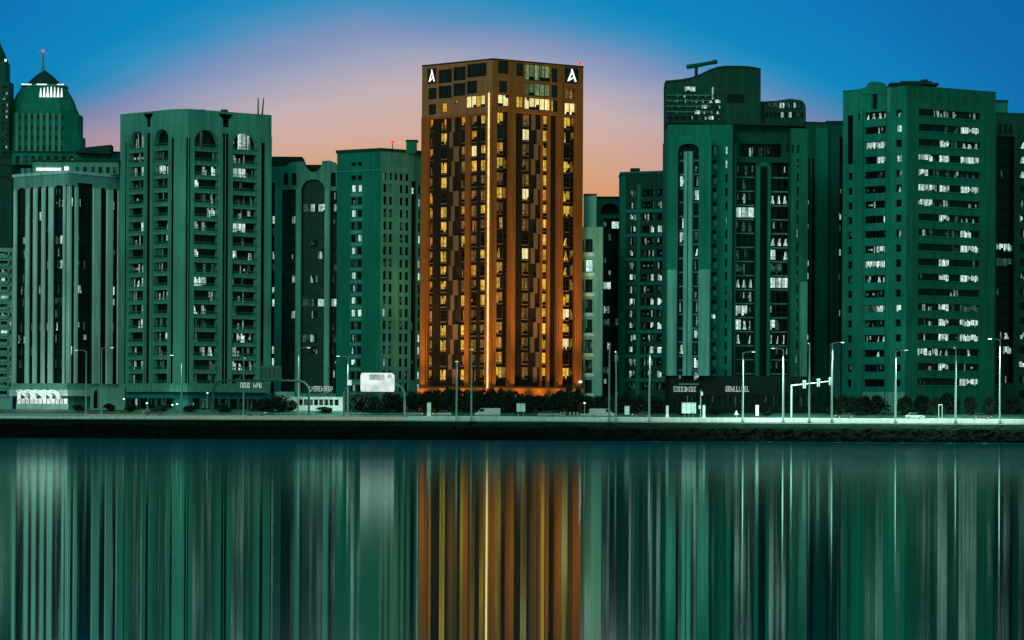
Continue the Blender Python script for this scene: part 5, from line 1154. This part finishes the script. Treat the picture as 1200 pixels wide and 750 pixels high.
def hedge(xa, xb, top, Y, label, seed):
    r = random.Random(seed); z0 = 6.3; a, c = PX(xa, Y, 470), PX(xb, Y, 470); H = PZ(top, Y, (xa+xb)/2)-z0
    t = thing('hedge', ((a+c)/2, Y, z0), label, 'hedge', 'clipped dark hedges'); m = MB(); n = int((c-a)*60)
    for i in range(n):
        x = r.uniform(a, c); k = .82+.18*sin(x*1.3)+.12*sin(x*3.1+1); p = (x-(a+c)/2, r.uniform(-.9, .9), H*k*r.random()**.6); q = r.uniform(.12, .3)
        e1 = [r.gauss(0, q) for _ in range(3)]; e2 = [r.gauss(0, q*.7) for _ in range(3)]
        m.face([tuple(p[j]+e1[j] for j in range(3)), tuple(p[j]+e2[j] for j in range(3)), tuple(p[j]-e1[j] for j in range(3)), tuple(p[j]-e2[j] for j in range(3))], 'leaf')
    link('foliage', m.mesh('foliage'), t)
for i, (xa, xb, t, lab) in enumerate(((478, 684, 467, 'long dark hedge under the tree row of the golden tower'), (686, 784, 468, 'dark hedge from the pale stepped block to the banded block'), (404, 476, 466, 'dark hedge under the lit billboard gantry'), (302, 347, 470, 'dark hedge under the unlit sign gantry'), (980, 1042, 470, 'dark hedge at the foot of the ribbon-window tower, left of the lamp'), (1054, 1104, 471, 'dark hedge below the ribbon windows, left of the round tree'))):
    hedge(xa, xb, t, 893.2, lab, i)

# ================================================================== WORLD, SUN, CAMERA
W = bpy.data.worlds.new('World'); bpy.context.scene.world = W; W.use_nodes = True
nt = W.node_tree; nt.nodes.clear(); L = nt.links.new
out = nd(nt, 'ShaderNodeOutputWorld')
SUN_EL, SUN_AZ = radians(16), radians(198)      # the soft last light comes from behind and to the left of the viewer
sky = nd(nt, 'ShaderNodeTexSky'); sky.sky_type = 'NISHITA'; sky.sun_disc = False; sky.sun_elevation = SUN_EL; sky.sun_rotation = SUN_AZ
tc = nd(nt, 'ShaderNodeTexCoord'); sp = nd(nt, 'ShaderNodeSeparateXYZ'); L(tc.outputs['Generated'], sp.inputs[0])
def mth(op, a, b=None, c=None):
    n = nd(nt, 'ShaderNodeMath', operation=op)
    for i, v in enumerate((a, b, c)):
        if v is None: continue
        if isinstance(v, (int, float)): n.inputs[i].default_value = v
        else: L(v, n.inputs[i])
    return n.outputs[0]
az = mth('ARCTAN2', sp.outputs['X'], sp.outputs['Y']); el = mth('ARCSINE', sp.outputs['Z'])
pxx = mth('MULTIPLY', mth('ADD', az, 89/F), F/638.6); pyy = mth('MULTIPLY', el, F/480)
low = nd(nt, 'ShaderNodeMapRange', interpolation_type='SMOOTHSTEP'); L(el, low.inputs['Value'])
low.inputs['From Min'].default_value = 400/F; low.inputs['From Max'].default_value = 310/F; low.inputs['To Min'].default_value = 1; low.inputs['To Max'].default_value = .78
pxx = mth('MULTIPLY', pxx, low.outputs[0])
t = mth('SQRT', mth('ADD', mth('MULTIPLY', pxx, pxx), mth('MULTIPLY', pyy, pyy)))
smp = nd(nt, 'ShaderNodeMapping'); smp.inputs['Scale'].default_value = (9, 9, 40); L(tc.outputs['Generated'], smp.inputs['Vector'])
sn = nd(nt, 'ShaderNodeTexNoise'); sn.inputs['Scale'].default_value = 1.0; sn.inputs['Detail'].default_value = 4; L(smp.outputs[0], sn.inputs['Vector'])
t = mth('ADD', t, mth('MULTIPLY', mth('SUBTRACT', sn.outputs['Fac'], .5), .16))
ramp = nd(nt, 'ShaderNodeValToRGB'); L(mth('DIVIDE', t, 2.5), ramp.inputs[0])
stops = [(.0, (222, 120, 50)), (.5, (220, 142, 84)), (.636, (216, 160, 118)), (.702, (211, 171, 156)), (.784, (197, 176, 177)), (.875, (155, 162, 188)), (.929, (128, 147, 187)), (.985, (78, 143, 190)), (1.03, (36, 140, 191)), (1.085, (0, 134, 189)), (1.22, (0, 122, 184)), (1.34, (0, 108, 174)), (1.8, (0, 84, 150)), (2.5, (0, 66, 115))]
e = ramp.color_ramp.elements
while len(e) < len(stops): e.new(.5)
for k, (p, c) in enumerate(stops): e[k].position = p/2.5; e[k].color = (*s2l(c), 1)
side = nd(nt, 'ShaderNodeMapRange', interpolation_type='SMOOTHSTEP'); L(mth('ABSOLUTE', mth('ADD', az, 89/F)), side.inputs['Value'])
side.inputs['From Min'].default_value = 150/F; side.inputs['From Max'].default_value = 420/F; side.inputs['To Min'].default_value = 0; side.inputs['To Max'].default_value = 1
lw = nd(nt, 'ShaderNodeMapRange', interpolation_type='SMOOTHSTEP'); L(el, lw.inputs['Value']); lw.inputs['From Min'].default_value = 410/F; lw.inputs['From Max'].default_value = 300/F
mauve = nd(nt, 'ShaderNodeMix', data_type='RGBA', blend_type='MULTIPLY'); L(mth('MULTIPLY', side.outputs[0], lw.outputs[0]), mauve.inputs['Factor']); L(ramp.outputs[0], mauve.inputs['A']); mauve.inputs['B'].default_value = (.84, .66, .74, 1)
# the sky opposite the afterglow: dim sea-green dusk
mr = nd(nt, 'ShaderNodeMapRange', interpolation_type='SMOOTHSTEP'); L(sp.outputs['Y'], mr.inputs['Value'])
mr.inputs['From Min'].default_value = .75; mr.inputs['From Max'].default_value = -.35
mx = nd(nt, 'ShaderNodeMix', data_type='RGBA'); L(mr.outputs[0], mx.inputs['Factor']); L(mauve.outputs['Result'], mx.inputs['A']); mx.inputs['B'].default_value = (.05, .30, .24, 1)
b1 = nd(nt, 'ShaderNodeBackground'); L(mx.outputs['Result'], b1.inputs[0]); b1.inputs[1].default_value = 1.0
# thin share of the physical sky
b2 = nd(nt, 'ShaderNodeBackground'); L(sky.outputs[0], b2.inputs[0]); b2.inputs[1].default_value = .001
ad = nd(nt, 'ShaderNodeAddShader'); L(b1.outputs[0], ad.inputs[0]); L(b2.outputs[0], ad.inputs[1]); L(ad.outputs[0], out.inputs[0])

sd = bpy.data.lights.new('sun', 'SUN'); sd.energy = .5; sd.angle = radians(14); sd.color = (.80, 1, .88)
so = link('sun', sd)
from mathutils import Vector
dirv = Vector((sin(SUN_AZ)*cos(SUN_EL), cos(SUN_AZ)*cos(SUN_EL), sin(SUN_EL)))
so.rotation_euler = dirv.to_track_quat('Z', 'Y').to_euler()

cd = bpy.data.cameras.new('camera'); cam = link('camera', cd, None, (0, 0, CZ)); bpy.context.scene.camera = cam
cd.sensor_width = 36; cd.lens = F/1200*36; cd.shift_y = (HY-375)/1200; cd.clip_start = 1; cd.clip_end = 20000
from mathutils import Matrix
cam.matrix_world = Matrix.Translation((0, 0, CZ)) @ Matrix.Rotation(radians(90), 4, 'X') @ Matrix.Rotation(ROLL, 4, 'Z')
sc = bpy.context.scene
sc.view_settings.view_transform = 'Standard'; sc.view_settings.look = 'None'; sc.view_settings.exposure = 0; sc.view_settings.gamma = 1
sc.render.engine = 'CYCLES'; sc.cycles.use_denoising = True; sc.cycles.max_bounces = 5; sc.cycles.sample_clamp_indirect = 4
